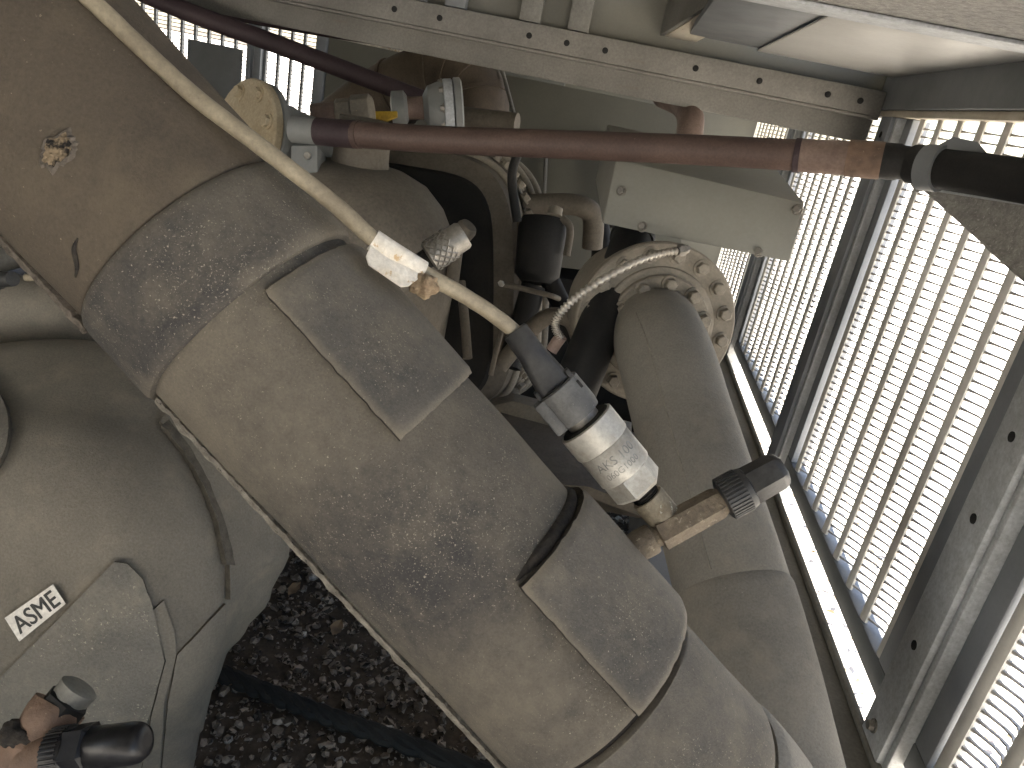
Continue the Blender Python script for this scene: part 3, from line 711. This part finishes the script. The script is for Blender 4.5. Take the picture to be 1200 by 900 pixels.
obj('latch', boxv(t0 + ba * bl * .80 + b2 * sgn * .0076 + b1 * .0025, bax, (.0018, .006, .009), .0004), 'plastic', boot)
obj('latch_bar', boxv(t0 + ba * bl * .86 + b1 * .0066, bax, (.011, .0012, .0012), .0003), 'plastic_grey', boot)
obj('latch_slot', boxv(t0 + ba * bl * .93 + b1 * .0064, bax, (.010, .0009, .002), .0002), 'hole', boot)
obj('latch', boxv(t0 + ba * bl * .86 - b2 * sgn * .0078 + b1 * .001, bax, (.0016, .007, .012), .0004), 'plastic', boot)
def L_(a, b, prof, m, name, n=40, roll=0, ang=35): return obj(name, lathe(ta, TA, prof, n, roll, te1), m, tr, ang)
P_ = lambda x: x * pxm
# socket: hollow cup with an open mouth
sock = L_(0, 0, [(P_(2), P_(20)), (P_(1), P_(26)), (P_(3), P_(28.5)), (P_(38), P_(28.5)), (P_(46), P_(27)), (P_(47), P_(20))], 'plastic_grey', 'socket')
obj('socket_mouth', lathe(ta, TA, [(P_(-.5), P_(24)), (P_(2.5), P_(24))], 32), 'hole', sock)
obj('socket_key', boxv(ta + TA * P_(24) - te2 * P_(27) + te1 * P_(8), (te2, te1, TA), (P_(14), P_(26), P_(44)), .0008), 'plastic_grey', sock)
obj('socket_slot', boxv(ta + TA * P_(14) + te2 * P_(23) + te1 * P_(16), (te2, te1, TA), (P_(4), P_(5), P_(10)), .0003), 'hole', sock)
L_(0, 0, [(P_(44), P_(20.5)), (P_(60), P_(20.5)), (P_(62), P_(23))], 'steel_worn', 'neck')
body = L_(0, 0, [(P_(57), P_(28)), (P_(56), P_(33.5)), (P_(57.5), P_(35.5)), (P_(86), P_(35.5)), (P_(88), P_(35)), (P_(89), P_(33)), (P_(90.5), P_(34)), (P_(129), P_(34)), (P_(131), P_(33)), (P_(132), P_(30))], 'steel', 'body', 64)
obj('body_lid', lathe(ta, TA, [(P_(54.5), P_(21)), (P_(54.5), P_(31)), (P_(57), P_(33))], 40), 'dark', body)
L_(0, 0, [(P_(131), P_(28)), (P_(132), P_(33)), (P_(155), P_(33)), (P_(160), P_(28)), (P_(161), P_(18))], 'steel', 'hex', 6, .35, 25)
L_(0, 0, sum([[(P_(160 + i * 3.2), P_(17)), (P_(161.6 + i * 3.2), P_(15))] for i in range(6)], []), 'dark', 'thread', 28)
L_(0, 0, [(P_(172), P_(15)), (P_(172), P_(19.5)), (P_(174), P_(20.5)), (P_(214), P_(20.5)), (P_(216), P_(18))], 'brass', 'socket_nut', 32)
def wrap_text(txt, size, pos, r, a0, name, m):
    tv, tf = text_mesh(txt, size); vs = []
    for v in tv:
        # reads across the body, tops towards the plug
        a = a0 + v.x / r; vs.append(ta + TA * (pos - v.y) + (te1 * math.cos(a) + te2 * math.sin(a)) * r)
    return obj(name, (vs, tf), m, body)
rt = P_(34) + .00006
wrap_text('AKS 100', P_(15.5), P_(104), rt, .02, 'lettering', 'inkgrey')
wrap_text('060G1000', P_(11), P_(118), rt, .0, 'lettering', 'inkgrey')
# ---------------------------------------------------------------- angle valve with black cap
av = thing('angle_valve', 'rusty angle valve stub with black knurled cap on the slanting foam pipe', 'valve', at(752, 640, .315))
v0, v1 = at(748, 640, .316), at(908, 553, .313); VA = (v1 - v0).normalized()
ve1 = (EYE - v0); ve1 = (ve1 - VA * ve1.dot(VA)).normalized()
def LV(prof, m, name, n=36, roll=0, ang=35, par=None): return obj(name, lathe(v0, VA, [(P_(a), P_(b)) for a, b in prof], n, roll, ve1), m, par or av, ang)
LV([(-14, 17), (2, 18.5), (18, 18.5), (21, 17), (22, 13)], 'rusty', 'stub')
LV([(20, 13), (28, 13), (29, 17)], 'rusty', 'neck')
bod = LV([(27, 15), (29, 20), (104, 19), (108, 18), (112, 15)], 'rusty', 'valve_body', 6, .5, 25)
obj('branch', sweep([te - TA * P_(8), te + TA * P_(7)], P_(17), 24), 'rusty', av)
LV([(106, 16), (118, 16)], 'rusty', 'stem')
kc = LV([(112, 21), (114, 25.5), (140, 25.5), (146, 24), (148, 21)], 'plastic', 'cap_ring', 48)
kme = bpy.data.meshes.new('ridge'); kv, kf = boxv(Vector(), WX, (P_(2.2), P_(2.6), P_(25)), .0002); kme.from_pydata(kv, [], kf); kme.materials.append(MT['plastic'])
vg = VA.cross(ve1)
for k in range(34):
    a = 2 * PI * k / 34; d = ve1 * math.cos(a) + vg * math.sin(a); c = v0 + VA * P_(127) + d * P_(25.5); b = VA.cross(d)
    M = Matrix(((d.x, b.x, VA.x, c.x), (d.y, b.y, VA.y, c.y), (d.z, b.z, VA.z, c.z), (0, 0, 0, 1)))
    inst('ridge', kme, M, av)
LV([(144, 21), (147, 23.5), (182, 22.5), (189, 20), (192, 16), (193, 7)], 'plastic', 'cap_hex', 6, .45, 45)

# ---------------------------------------------------------------- capped valve below the vessel's patch
lv_ = thing('capped_valve', 'rust brown valve with shiny black domed cap under the lettered sticker', 'valve', at(20, 905, .33))
c0, c1 = at(66, 884, .318), at(188, 866, .312); CA = (c1 - c0).normalized(); q_ = .315 / 900
ce1 = (EYE - c0); ce1 = (ce1 - CA * ce1.dot(CA)).normalized(); cg = CA.cross(ce1)
def LC(prof, m, name, n=40, roll=0, ang=35): return obj(name, lathe(c0, CA, [(a * q_, b * q_) for a, b in prof], n, roll, ce1), m, lv_, ang)
LC([(-2, 24), (0, 29.5), (22, 30), (25, 28)], 'plastic_black', 'cap_ring', 44)
kme2 = bpy.data.meshes.new('ridge'); kv, kf = boxv(Vector(), WX, (2.4 * q_, 2.6 * q_, 22 * q_), .0002); kme2.from_pydata(kv, [], kf); kme2.materials.append(MT['plastic_black'])
for k in range(36):
    a = 2 * PI * k / 36; d = ce1 * math.cos(a) + cg * math.sin(a); c = c0 + CA * 11 * q_ + d * 30 * q_; b = CA.cross(d)
    inst('ridge', kme2, Matrix(((d.x, b.x, CA.x, c.x), (d.y, b.y, CA.y, c.y), (d.z, b.z, CA.z, c.z), (0, 0, 0, 1))), lv_)
LC([(22, 27), (24, 31), (48, 31), (51, 26)], 'plastic_black', 'cap_hex', 6, .25, 25)
LC([(48, 23), (50, 25), (98, 24), (108, 22.5), (114, 19), (117, 14), (117.6, 7), (116.8, 2)], 'plastic_black', 'cap_dome', 40, 0, 60)
obj('valve_body', sweep(catmull([at(-40, 990, .34), at(0, 930, .335), at(40, 880, .33), at(62, 842, .33), at(72, 828, .332)], 8), [.020 - .0004 * i / 1.2 if i < 20 else .0115 for i in range(33)], 24, .002, 60), 'copper', lv_)
obj('valve_stem', sweep([at(30, 892, .325), at(70, 884, .318)], .009, 20), 'copper', lv_)
w0, w1 = at(58, 848, .328), at(88, 812, .332)
obj('nut', lathe(w0, w1 - w0, [(0, .0085), (.001, .0098), (.0115, .0098), (.0125, .0085)], 6, .4), 'black', lv_)
obj('nut_collar', lathe(w0, w1 - w0, [(.012, .008), (.0175, .0085), (.0185, .007)], 28), 'base', lv_)
lump(at(22, 862, .322), .0068, (1.2, .8, .9), 9, 'foam_edge', 'torn_foam_flake', 'jagged black flake of torn foam beside the rust brown valve', 'foam')

# ================================================================= behind
# bolted flange and compressor casting the riser enters
FN = cdir(.12, .30, -.95); FC = at(768, 380, .80)
fl_ = thing('pipe_flange', 'large dusty round flange with two rings of bolts behind the grey riser', 'flange', FC + Vector((0, 0, -.09)))
fx = (rx - FN * rx.dot(FN)).normalized(); fy = FN.cross(fx)
q8 = .80 / 900
def LF(prof, m, name, n=72): return obj(name, lathe(FC, FN, [(a * q8, b * q8) for a, b in prof], n, 0, fx), m, fl_, 35)
LF([(-34, 90), (-10, 92), (-8, 96), (2, 96), (4, 94), (4, 60)], 'casting', 'outer_flange')
LF([(3, 69), (7, 68), (9, 65), (9, 40)], 'casting', 'raised_ring')
LF([(7, 60), (16, 60), (18, 58), (18, 30)], 'casting', 'inner_flange')
b_o = bolt_mesh('flange_bolt', 'boltgrey', 7.4 * q8, 9 * q8); b_i = bolt_mesh('flange_bolt', 'boltgrey', 7.4 * q8, 11 * q8)
for k in range(16):
    a = 2 * PI * (k + .35) / 16; inst('flange_bolt', b_o, face_mtx(FC + FN * 4 * q8 + (fx * math.cos(a) + fy * math.sin(a)) * 82 * q8, FN, k * .7), fl_)
for k in range(10):
    a = 2 * PI * (k + .25) / 10; inst('flange_bolt', b_i, face_mtx(FC + FN * 18 * q8 + (fx * math.cos(a) + fy * math.sin(a)) * 51 * q8, FN, k * .9), fl_)
cp = thing('compressor', 'dust covered compressor with a dark rounded cover and bolted rim', 'compressor', at(520, 420, 1.1))
obj('suction_housing', lathe(FC - FN * .10, FN, [(-.06, .05), (0, .074), (.06, .077), (.075, .079)], 48), 'casting', cp)
def rrect(cx, cy, hw, hh, d, n=48, ex=4.0, dx=0, sk=.16):
    out = []
    for j in range(n):
        a = 2 * PI * j / n; c_, s_ = math.cos(a), math.sin(a)
        x = hw * math.copysign(abs(c_) ** (2 / ex), c_); y = hh * math.copysign(abs(s_) ** (2 / ex), s_)
        out.append(at(cx + x, cy + y + x * sk, d + dx * x))
    return out
def loft(rgs):
    n = len(rgs[0]); V = [p for r in rgs for p in r]; Fc = [list(range(n))[::-1], [(len(rgs) - 1) * n + j for j in range(n)]]
    for i in range(1, len(rgs)):
        Fc += [[(i - 1) * n + j, (i - 1) * n + (j + 1) % n, i * n + (j + 1) % n, i * n + j] for j in range(n)]
    return V, Fc
obj('motor_housing', loft([rrect(478, 322, 112, 140, 1.06), rrect(482, 320, 120, 148, 1.065), rrect(494, 316, 122, 148, 1.10), rrect(496, 316, 118, 145, 1.105), rrect(503, 314, 118, 142, 1.13), rrect(504, 314, 124, 147, 1.135), rrect(514, 311, 122, 143, 1.18), rrect(520, 310, 110, 130, 1.25), rrect(540, 300, 80, 100, 1.5)]), 'comp', cp, 30)
obj('dark_cover', loft([rrect(470, 326, 104, 130, 1.052, ex=5), rrect(471, 326, 107, 133, 1.056, ex=5), rrect(473, 325, 107, 133, 1.075, ex=5)]), 'dark', cp, 30)
for cx, cy, hw, hh, d, r_ in ((488, 318, 123, 150, 1.085, .006), (497, 316, 121, 147, 1.117, .005), (506, 313, 125, 149, 1.14, .006), (516, 311, 123, 145, 1.175, .006)):
    g_ = rrect(cx, cy, hw, hh, d, 64); obj('rim_rib', sweep(g_ + [g_[0]], r_, 10), 'casting', cp)
cb_ = bolt_mesh('rim_bolt', 'casting', .007, .008)
rim = rrect(497, 316, 124, 151, 1.10, 40)
for j in range(0, 40):
    if 26 < j < 40 or j < 6:
        c = rim[j]; ctr = at(494, 316, 1.10); inst('rim_bolt', cb_, face_mtx(c, (c - ctr).normalized() + bz * .2), cp)
# round-shouldered vessel with its neck
ow = thing('oil_separator', 'brown round shouldered tank with thick grey neck below the brown pipe', 'tank', at(405, 430, .9))
UP = Vector((0, 0, 1)); o0 = at(402, 372, .985)
obj('tank', lathe(o0, UP, [(-.10, .13), (.05, .133), (.09, .131), (.128, .122), (.156, .106), (.178, .083), (.19, .055), (.194, .03)], 64), 'tank', ow, 60)
obj('neck', lathe(o0, UP, [(.187, .036), (.2, .033), (.222, .032), (.2225, .0298), (.245, .0298)], 40), 'tank', ow, 30)
obj('lug', boxv(at(496, 272, .93), (rx, uy, bz), (.022, .034, .008), .002), 'comp', ow)
# brown pipe across the scene
bp = thing('brown_pipe', 'long brown pipe with couplings crossing level in front of the compressor', 'pipe', at(700, 172, .77))
bq = [(343, 152, .862), (372, 154, .856), (500, 163, .825), (650, 169, .785), (800, 175, .748), (935, 182, .712), (1000, 186, .694), (1040, 189, .682), (1075, 193, .672)]
BQ = [at(*p) for p in bq]
obj('grey_end', sweep(BQ[0:2], .0142, 24), 'greypaint', bp)
obj('pipe_run', sweep(catmull(BQ[1:6], 8), .0142, 28, .0002, 60), 'redpipe', bp)
obj('coupling', sweep([at(372, 154, .856), at(418, 158, .845)], .0149, 28), 'purple', bp)
obj('weld_ring', sweep([at(416, 158, .8455), at(422, 158, .8435)], .0150, 28), 'redpipe', bp)
obj('coupling', sweep([at(934, 182, .7122), at(998, 186, .6945)], .0150, 28, .0003, 90), 'redpipe_lt', bp)
obj('weld_ring', sweep([at(931, 182, .713), at(938, 182.3, .711)], .0154, 28), 'purple', bp)
obj('copper_sleeve', sweep([at(993, 185.6, .696), at(1034, 188.5, .684)], .0161, 28, .0005, 90), 'copper', bp)
obj('reducer', sweep([at(1030, 188, .685), at(1052, 190, .679), at(1056, 190.5, .678), at(1078, 193, .672)], [.0157, .0157, .0145, .0140], 28), 'black', bp)
bk = thing('black_pipe_sleeve', 'thick black pipe sleeve in a strap clamp below the white ceiling panel', 'pipe', at(1150, 205, .6))
obj('sleeve', sweep([at(1070, 192, .674), at(1110, 199, .648), at(1160, 206, .615), at(1260, 222, .56)], .0165, 32), 'black', bk)
kk0, kk1 = at(1084, 196, .663), at(1104, 198, .651); obj('strap_clamp', lathe(kk0, kk1 - kk0, [(0, .0168), (0, .0192), ((kk1 - kk0).length, .0192), ((kk1 - kk0).length, .0168)], 32), 'rail', bk)
obj('clamp_foot', prism([at(1088, 176, .655), at(1118, 160, .64), at(1146, 166, .625), at(1158, 180, .622), at(1110, 182, .645)], bz * -.006, .0006), 'rail', bk)
gp = thing('corner_plate', 'rough grey plate sloping in front of the grille below the black sleeve', 'plate', at(1150, 280, .58))
obj('plate', prism([at(1066, 216, .70), at(1074, 226, .695), at(1082, 224, .69), at(1130, 264, .66), at(1160, 296, .632), at(1215, 345, .59), at(1270, 400, .555), at(1270, 228, .555), at(1110, 208, .68)], -bz * -.004, .0005), 'concrete', gp)
obj('plate_fold', sweep([at(1085, 221, .683), at(1270, 250, .552)], .0012, 8), 'galv', gp)
# control box
bx = thing('control_box', 'grey painted sheet metal box with corner screws above the flange', 'box', at(820, 280, .8))
fq = [at(722, 186, .83), at(706, 262, .83), at(925, 307, .745), at(943, 238, .745)]
bv_ = at(900, 186, .87) - at(943, 238, .745)
obj('housing', prism(fq, bv_, .0012), 'box', bx)
fnn = (fq[1] - fq[0]).cross(fq[3] - fq[0]).normalized()
if fnn.dot(EYE - fq[0]) < 0: fnn = -fnn
sb = bolt_mesh('screw', 'steel_worn', .0042, .0042)
for px, py, d in ((728, 224, .825), (753, 266, .815), (889, 295, .76), (934, 246, .747)):
    p = at(px, py, d); r_ = ray(px, py); t = (fq[0] - EYE).dot(fnn) / r_.dot(fnn); inst('screw', sb, face_mtx(EYE + r_ * t, fnn, px), bx)
# tall cabinet behind
cbn = thing('cabinet', 'tall olive grey cabinet behind the brown pipe', 'cabinet', at(700, 330, 1.45))
cq = [at(556, 80, 1.52), at(540, 300, 1.5), at(800, 330, 1.42), at(796, 128, 1.42)]
obj('housing', prism(cq, at(796, 128, 1.7) - at(796, 128, 1.42) + Vector((-.0, .05, 0)), .002), 'cabinet', cbn)
obj('edge_strip', sweep([at(640, 182, 1.46), at(634, 300, 1.44)], .004, 8), 'beam', cbn)
obj('corner_trim', boxv(at(715, 215, 1.40), (rx, uy, bz), (.028, .16, .01), .001), 'dark', cbn)
ub = thing('pipe_bend', 'short brown pipe bend standing above the brown pipe by the cabinet', 'pipe', at(810, 165, 1.15))
obj('bend', sweep(catmull([at(806, 190, 1.12), at(808, 160, 1.12), at(809, 138, 1.13), at(800, 122, 1.17), at(778, 112, 1.25)], 8), .0195, 24), 'redpipe_lt', ub)
# black hose and flexible conduit
tag(obj('black_hose', join(sweep(catmull([at(744, 268, .86), at(734, 300, .84), at(716, 350, .80), at(694, 405, .77), at(668, 470, .75)], 8), .0225, 28), lathe(at(742, 276, .858), at(734, 300, .84) - at(742, 276, .858), [(0, .0225), (0, .025), (.008, .025), (.008, .0225)], 28)), 'black'), 'thick black hose hanging from the control box beside the flange', 'hose')
fc = thing('flexible_conduit', 'ribbed silver conduit curving from the control box to the black hose', 'conduit', at(655, 400, .72))
FP = catmull([at(657, 396, .715), at(651, 384, .712), at(653, 372, .71), at(670, 353, .708), at(702, 330, .712), at(745, 307, .728), at(776, 297, .742), at(802, 293, .752)], 22)
obj('hose', sweep(FP, [.0034 + .0007 * (1 if (i % 4) < 2 else -1) for i in range(len(FP))], 16), 'flex', fc, 60)
obj('ferrule', sweep([at(658, 394, .716), at(652, 402, .72), at(646, 411, .722)], .0058, 16), 'redpipe_lt', fc)
obj('end_fitting', lathe(at(794, 294, .748), at(808, 291, .754) - at(794, 294, .748), [(0, .0045), (.003, .0062), (.008, .0062), (.009, .0045), (.013, .004)], 6), 'steel_worn', fc)
# pipework in the dark
tag(obj('brown_elbow', sweep(catmull([at(612, 240, 1.12), at(660, 239, 1.12), at(684, 243, 1.12), at(695, 256, 1.13), at(694, 290, 1.15)], 8), .0155, 20), 'comp'), 'dull brown elbow pipe between the compressor rim and the control box', 'pipe')
fd = thing('filter_canister', 'black canister with a pale cap hanging beside the compressor rim', 'canister', at(630, 330, 1.05))
obj('can', lathe(at(628, 332, 1.05), at(638, 252, 1.05) - at(628, 332, 1.05), [(0, .02), (.012, .031), (.075, .034), (.088, .030), (.092, .012)], 28), 'black', fd)
obj('cap', lathe(at(650, 252, 1.02), at(652, 242, 1.02) - at(650, 252, 1.02), [(0, .010), (.01, .009), (.012, .004)], 16), 'casting', fd)
obj('bracket', sweep(catmull([at(658, 255, 1.03), at(668, 268, 1.03), at(664, 300, 1.03)], 6), .005, 10), 'comp', fd)
for k, (pts, r_, m, lab) in enumerate((
    ([(625, 335, 1.05), (615, 370, 1.05), (596, 430, 1.04)], .017, 'black', 'black hose leaving the bottom of the canister'),
    ([(645, 330, 1.06), (668, 380, 1.05), (690, 430, 1.05)], .014, 'black', 'black hose slanting from the canister towards the flange'),
    ([(585, 430, 1.0), (610, 400, 1.0), (640, 372, 1.0), (668, 375, 1.0), (680, 400, 1.0)], .011, 'comp', 'brown bent tube under the black canister'),
    ([(590, 333, .98), (640, 345, .98), (655, 350, 1.0)], .0035, 'comp', 'thin grey rod with a shiny tip beside the canister'),
    ([(540, 330, .98), (545, 380, .97), (548, 420, .96)], .006, 'comp', 'thin tube hanging in front of the dark compressor cover'),
    ([(575, 440, .9), (582, 410, .9), (590, 380, .92)], .003, 'comp', 'thin grey wire rising behind the black plug'),
    ([(700, 250, 1.2), (705, 300, 1.18), (690, 360, 1.15), (690, 430, 1.15)], .016, 'black', 'black hose behind the ribbed silver conduit'),
    ([(625, 165, .98), (612, 172, .98), (600, 205, .99), (606, 260, 1.0)], .006, 'black', 'black wire looped over the compressor rim'))):
    tag(obj('tube', sweep(catmull([at(*p) for p in pts], 8), r_, 16), m), lab, 'tube')
tag(obj('shiny_nut', lathe(at(588, 333, .978), at(586, 331, .968) - at(588, 333, .978), [(0, .004), (.006, .004), (.008, .003)], 6), 'steel'), 'tiny shiny nut on the tip of the grey rod', 'nut')
# skid under the compressor
sk = thing('skid_beam', 'dull brown mounting skid under the compressor behind the transmitter', 'beam', at(650, 560, .95))
obj('top_plate', prism([at(480, 470, 1.05), at(560, 470, 1.04), at(770, 520, .98), at(770, 600, .82), at(690, 570, .82), at(560, 560, .86)], Vector((0, 0, -.012)), .001), 'comp', sk)
obj('web', prism([at(560, 480, 1.02), at(600, 470, 1.02), at(740, 505, .97), at(740, 560, .95), at(560, 520, 1.0)], Vector((0, .03, 0)), .001), 'casting', sk)
tag(obj('drip_tray', wbox(-.55, .18, 1.45, 2.1, -.6, -.32, .004), 'dark'), 'black box low down behind the compressor', 'box')
# blank flange on its drum
bf = thing('blank_flange', 'cream blank flange with bolts on a grey drum beside the far grille', 'flange', at(300, 200, .95))
bn = cdir(-.62, -.02, -.78); bc = at(288, 160, .93); qb = .93 / 900
obj('disc', lathe(bc, bn, [(-7 * qb, 64 * qb), (-5 * qb, 66 * qb), (3 * qb, 66 * qb), (5 * qb, 64 * qb)], 64), 'cream', bf, 30)
obj('rim', lathe(bc, bn, [(-16 * qb, 64 * qb), (-15 * qb, 66 * qb), (-9 * qb, 66 * qb), (-7.5 * qb, 64 * qb)], 64), 'greypaint', bf, 30)
obj('drum', lathe(bc, bn, [(-100 * qb, 44 * qb), (-96 * qb, 47 * qb), (-52 * qb, 48 * qb), (-51 * qb, 50 * qb), (-15 * qb, 50 * qb)], 48), 'greypaint', bf, 30)
bx_ = (rx - bn * rx.dot(bn)).normalized(); by_ = bn.cross(bx_); bb = bolt_mesh('flange_bolt', 'cream', 7 * qb, 7 * qb)
for k in range(8):
    a = 2 * PI * (k + .1) / 8; inst('flange_bolt', bb, face_mtx(bc + bn * 5 * qb + (bx_ * math.cos(a) + by_ * math.sin(a)) * 52 * qb, bn, k), bf)
jb = thing('junction_box', 'small pale grey junction box beneath the grey drum', 'box', at(366, 205, .88))
obj('housing', boxv(at(362, 202, .88), (rx, uy, bz), (.03, .05, .04), .002), 'greypaint', jb)
obj('screw', lathe(at(361, 183, .86), bz, [(0, .004), (.004, .004), (.005, .003)], 12), 'steel', jb)
# cross fitting, valve, handle
cf = thing('union_fitting', 'mottled brown pipe union above the brown pipe', 'fitting', at(410, 145, 1.0))
f0 = at(366, 134, 1.0); fa_ = at(442, 128, 1.0) - f0; q1 = 1 / 900
obj('pipe', lathe(f0, fa_, [(0, 12 * q1), (30 * q1, 12 * q1)], 24), 'redpipe_lt', cf)
obj('union', lathe(f0, fa_, [(28 * q1, 13 * q1), (30 * q1, 15 * q1), (46 * q1, 15 * q1), (48 * q1, 18 * q1), (68 * q1, 18 * q1), (72 * q1, 14 * q1)], 8), 'casting', cf)
gv = thing('flanged_valve', 'small grey flanged valve with yellow lever above the brown pipe', 'valve', at(500, 145, 1.05))
g0 = at(458, 128, 1.05); ga = at(548, 124, 1.06) - g0; q2 = 1.05 / 900
for nm, pr, m, n in (('end_cap', [(0, 8), (2, 20), (16, 20), (20, 14)], 'greypaint', 28), ('stem', [(18, 13), (42, 13)], 'redpipe_lt', 24), ('body', [(38, 14), (44, 24), (56, 28), (62, 28)], 'greypaint', 32), ('flange', [(62, 30), (63, 31), (72, 31), (73, 30)], 'galv', 36), ('flange', [(74, 30), (75, 32), (82, 32), (84, 28)], 'greypaint', 36)):
    obj(nm, lathe(g0, ga, [(a * q2, b * q2) for a, b in pr], n), m, gv, 30)
obj('lever', prism([at(440, 132, 1.03), at(466, 132, 1.03), at(466, 138, 1.03), at(454, 143, 1.03), at(441, 141, 1.03)], -bz * -.006, .0006), 'yellow', gv)
vb = bolt_mesh('flange_bolt', 'steel_worn', .005, .005)
for k in range(8):
    a = 2 * PI * k / 8; gn = ga.normalized(); e = perp(gn); g = gn.cross(e); inst('flange_bolt', vb, face_mtx(g0 + gn * 61 * q2 + (e * math.cos(a) + g * math.sin(a)) * 26 * q2, -gn), gv)
tag(obj('grey_tube', sweep([at(540, 138, 1.15), at(606, 146, 1.13)], .0165, 24), 'comp'), 'short dull grey tube end beside the flanged valve', 'tube')
# big brown duct elbow
dp = thing('duct_elbow', 'large dark brown ribbed duct elbow under the cross beam', 'duct', at(560, 175, 1.38))
DP = catmull([at(395, 155, 1.40), at(440, 122, 1.37), at(490, 98, 1.33), at(528, 92, 1.31), at(553, 108, 1.30), at(558, 140, 1.30), at(558, 190, 1.32)], 8)
obj('duct', sweep(DP, .056, 36, .003, 20), 'duct', dp)
for i in (12, 20, 25, 30, 35):
    T = (DP[i + 1] - DP[i - 1]).normalized(); obj('rib', lathe(DP[i] - T * .003, T, [(0, .056), (0, .0595), (.006, .0595), (.006, .056)], 40), 'duct', dp)
# red pipes top left
tag(obj('dark_red_pipe', sweep(catmull([at(120, -30, 1.12), at(215, 12, 1.12), at(330, 54, 1.14), at(430, 92, 1.16), at(500, 118, 1.18)], 8), .0135, 20), 'purple'), 'thick dark red pipe sloping across the far grilles', 'pipe')
tag(obj('dark_red_pipe', sweep(catmull([at(150, -20, 1.22), at(235, 8, 1.22), at(330, 28, 1.23), at(440, 46, 1.24)], 8), .0088, 18), 'purple'), 'thin dark red pipe above the thick sloping red pipe', 'pipe')
for pts, r_, m, lab in (([(582, 58, 1.3), (604, 140, 1.22)], .0032, 'beam', 'thin pale rod slanting down from the cross beam'),
                        ([(572, 78, 1.28), (596, 62, 1.27)], .0034, 'beam', 'short pale rod tucked under the cross beam'),
                        ([(527, 50, 1.27), (530, 100, 1.26)], .0028, 'greypaint', 'thin grey wire in front of the duct elbow'),
                        ([(390, 42, 1.5), (486, 62, 1.5)], .0045, 'white', 'pale tube lamp behind the duct elbow')):
    tag(obj('rod', sweep([at(*p) for p in pts], r_, 10), m), lab, 'rod')
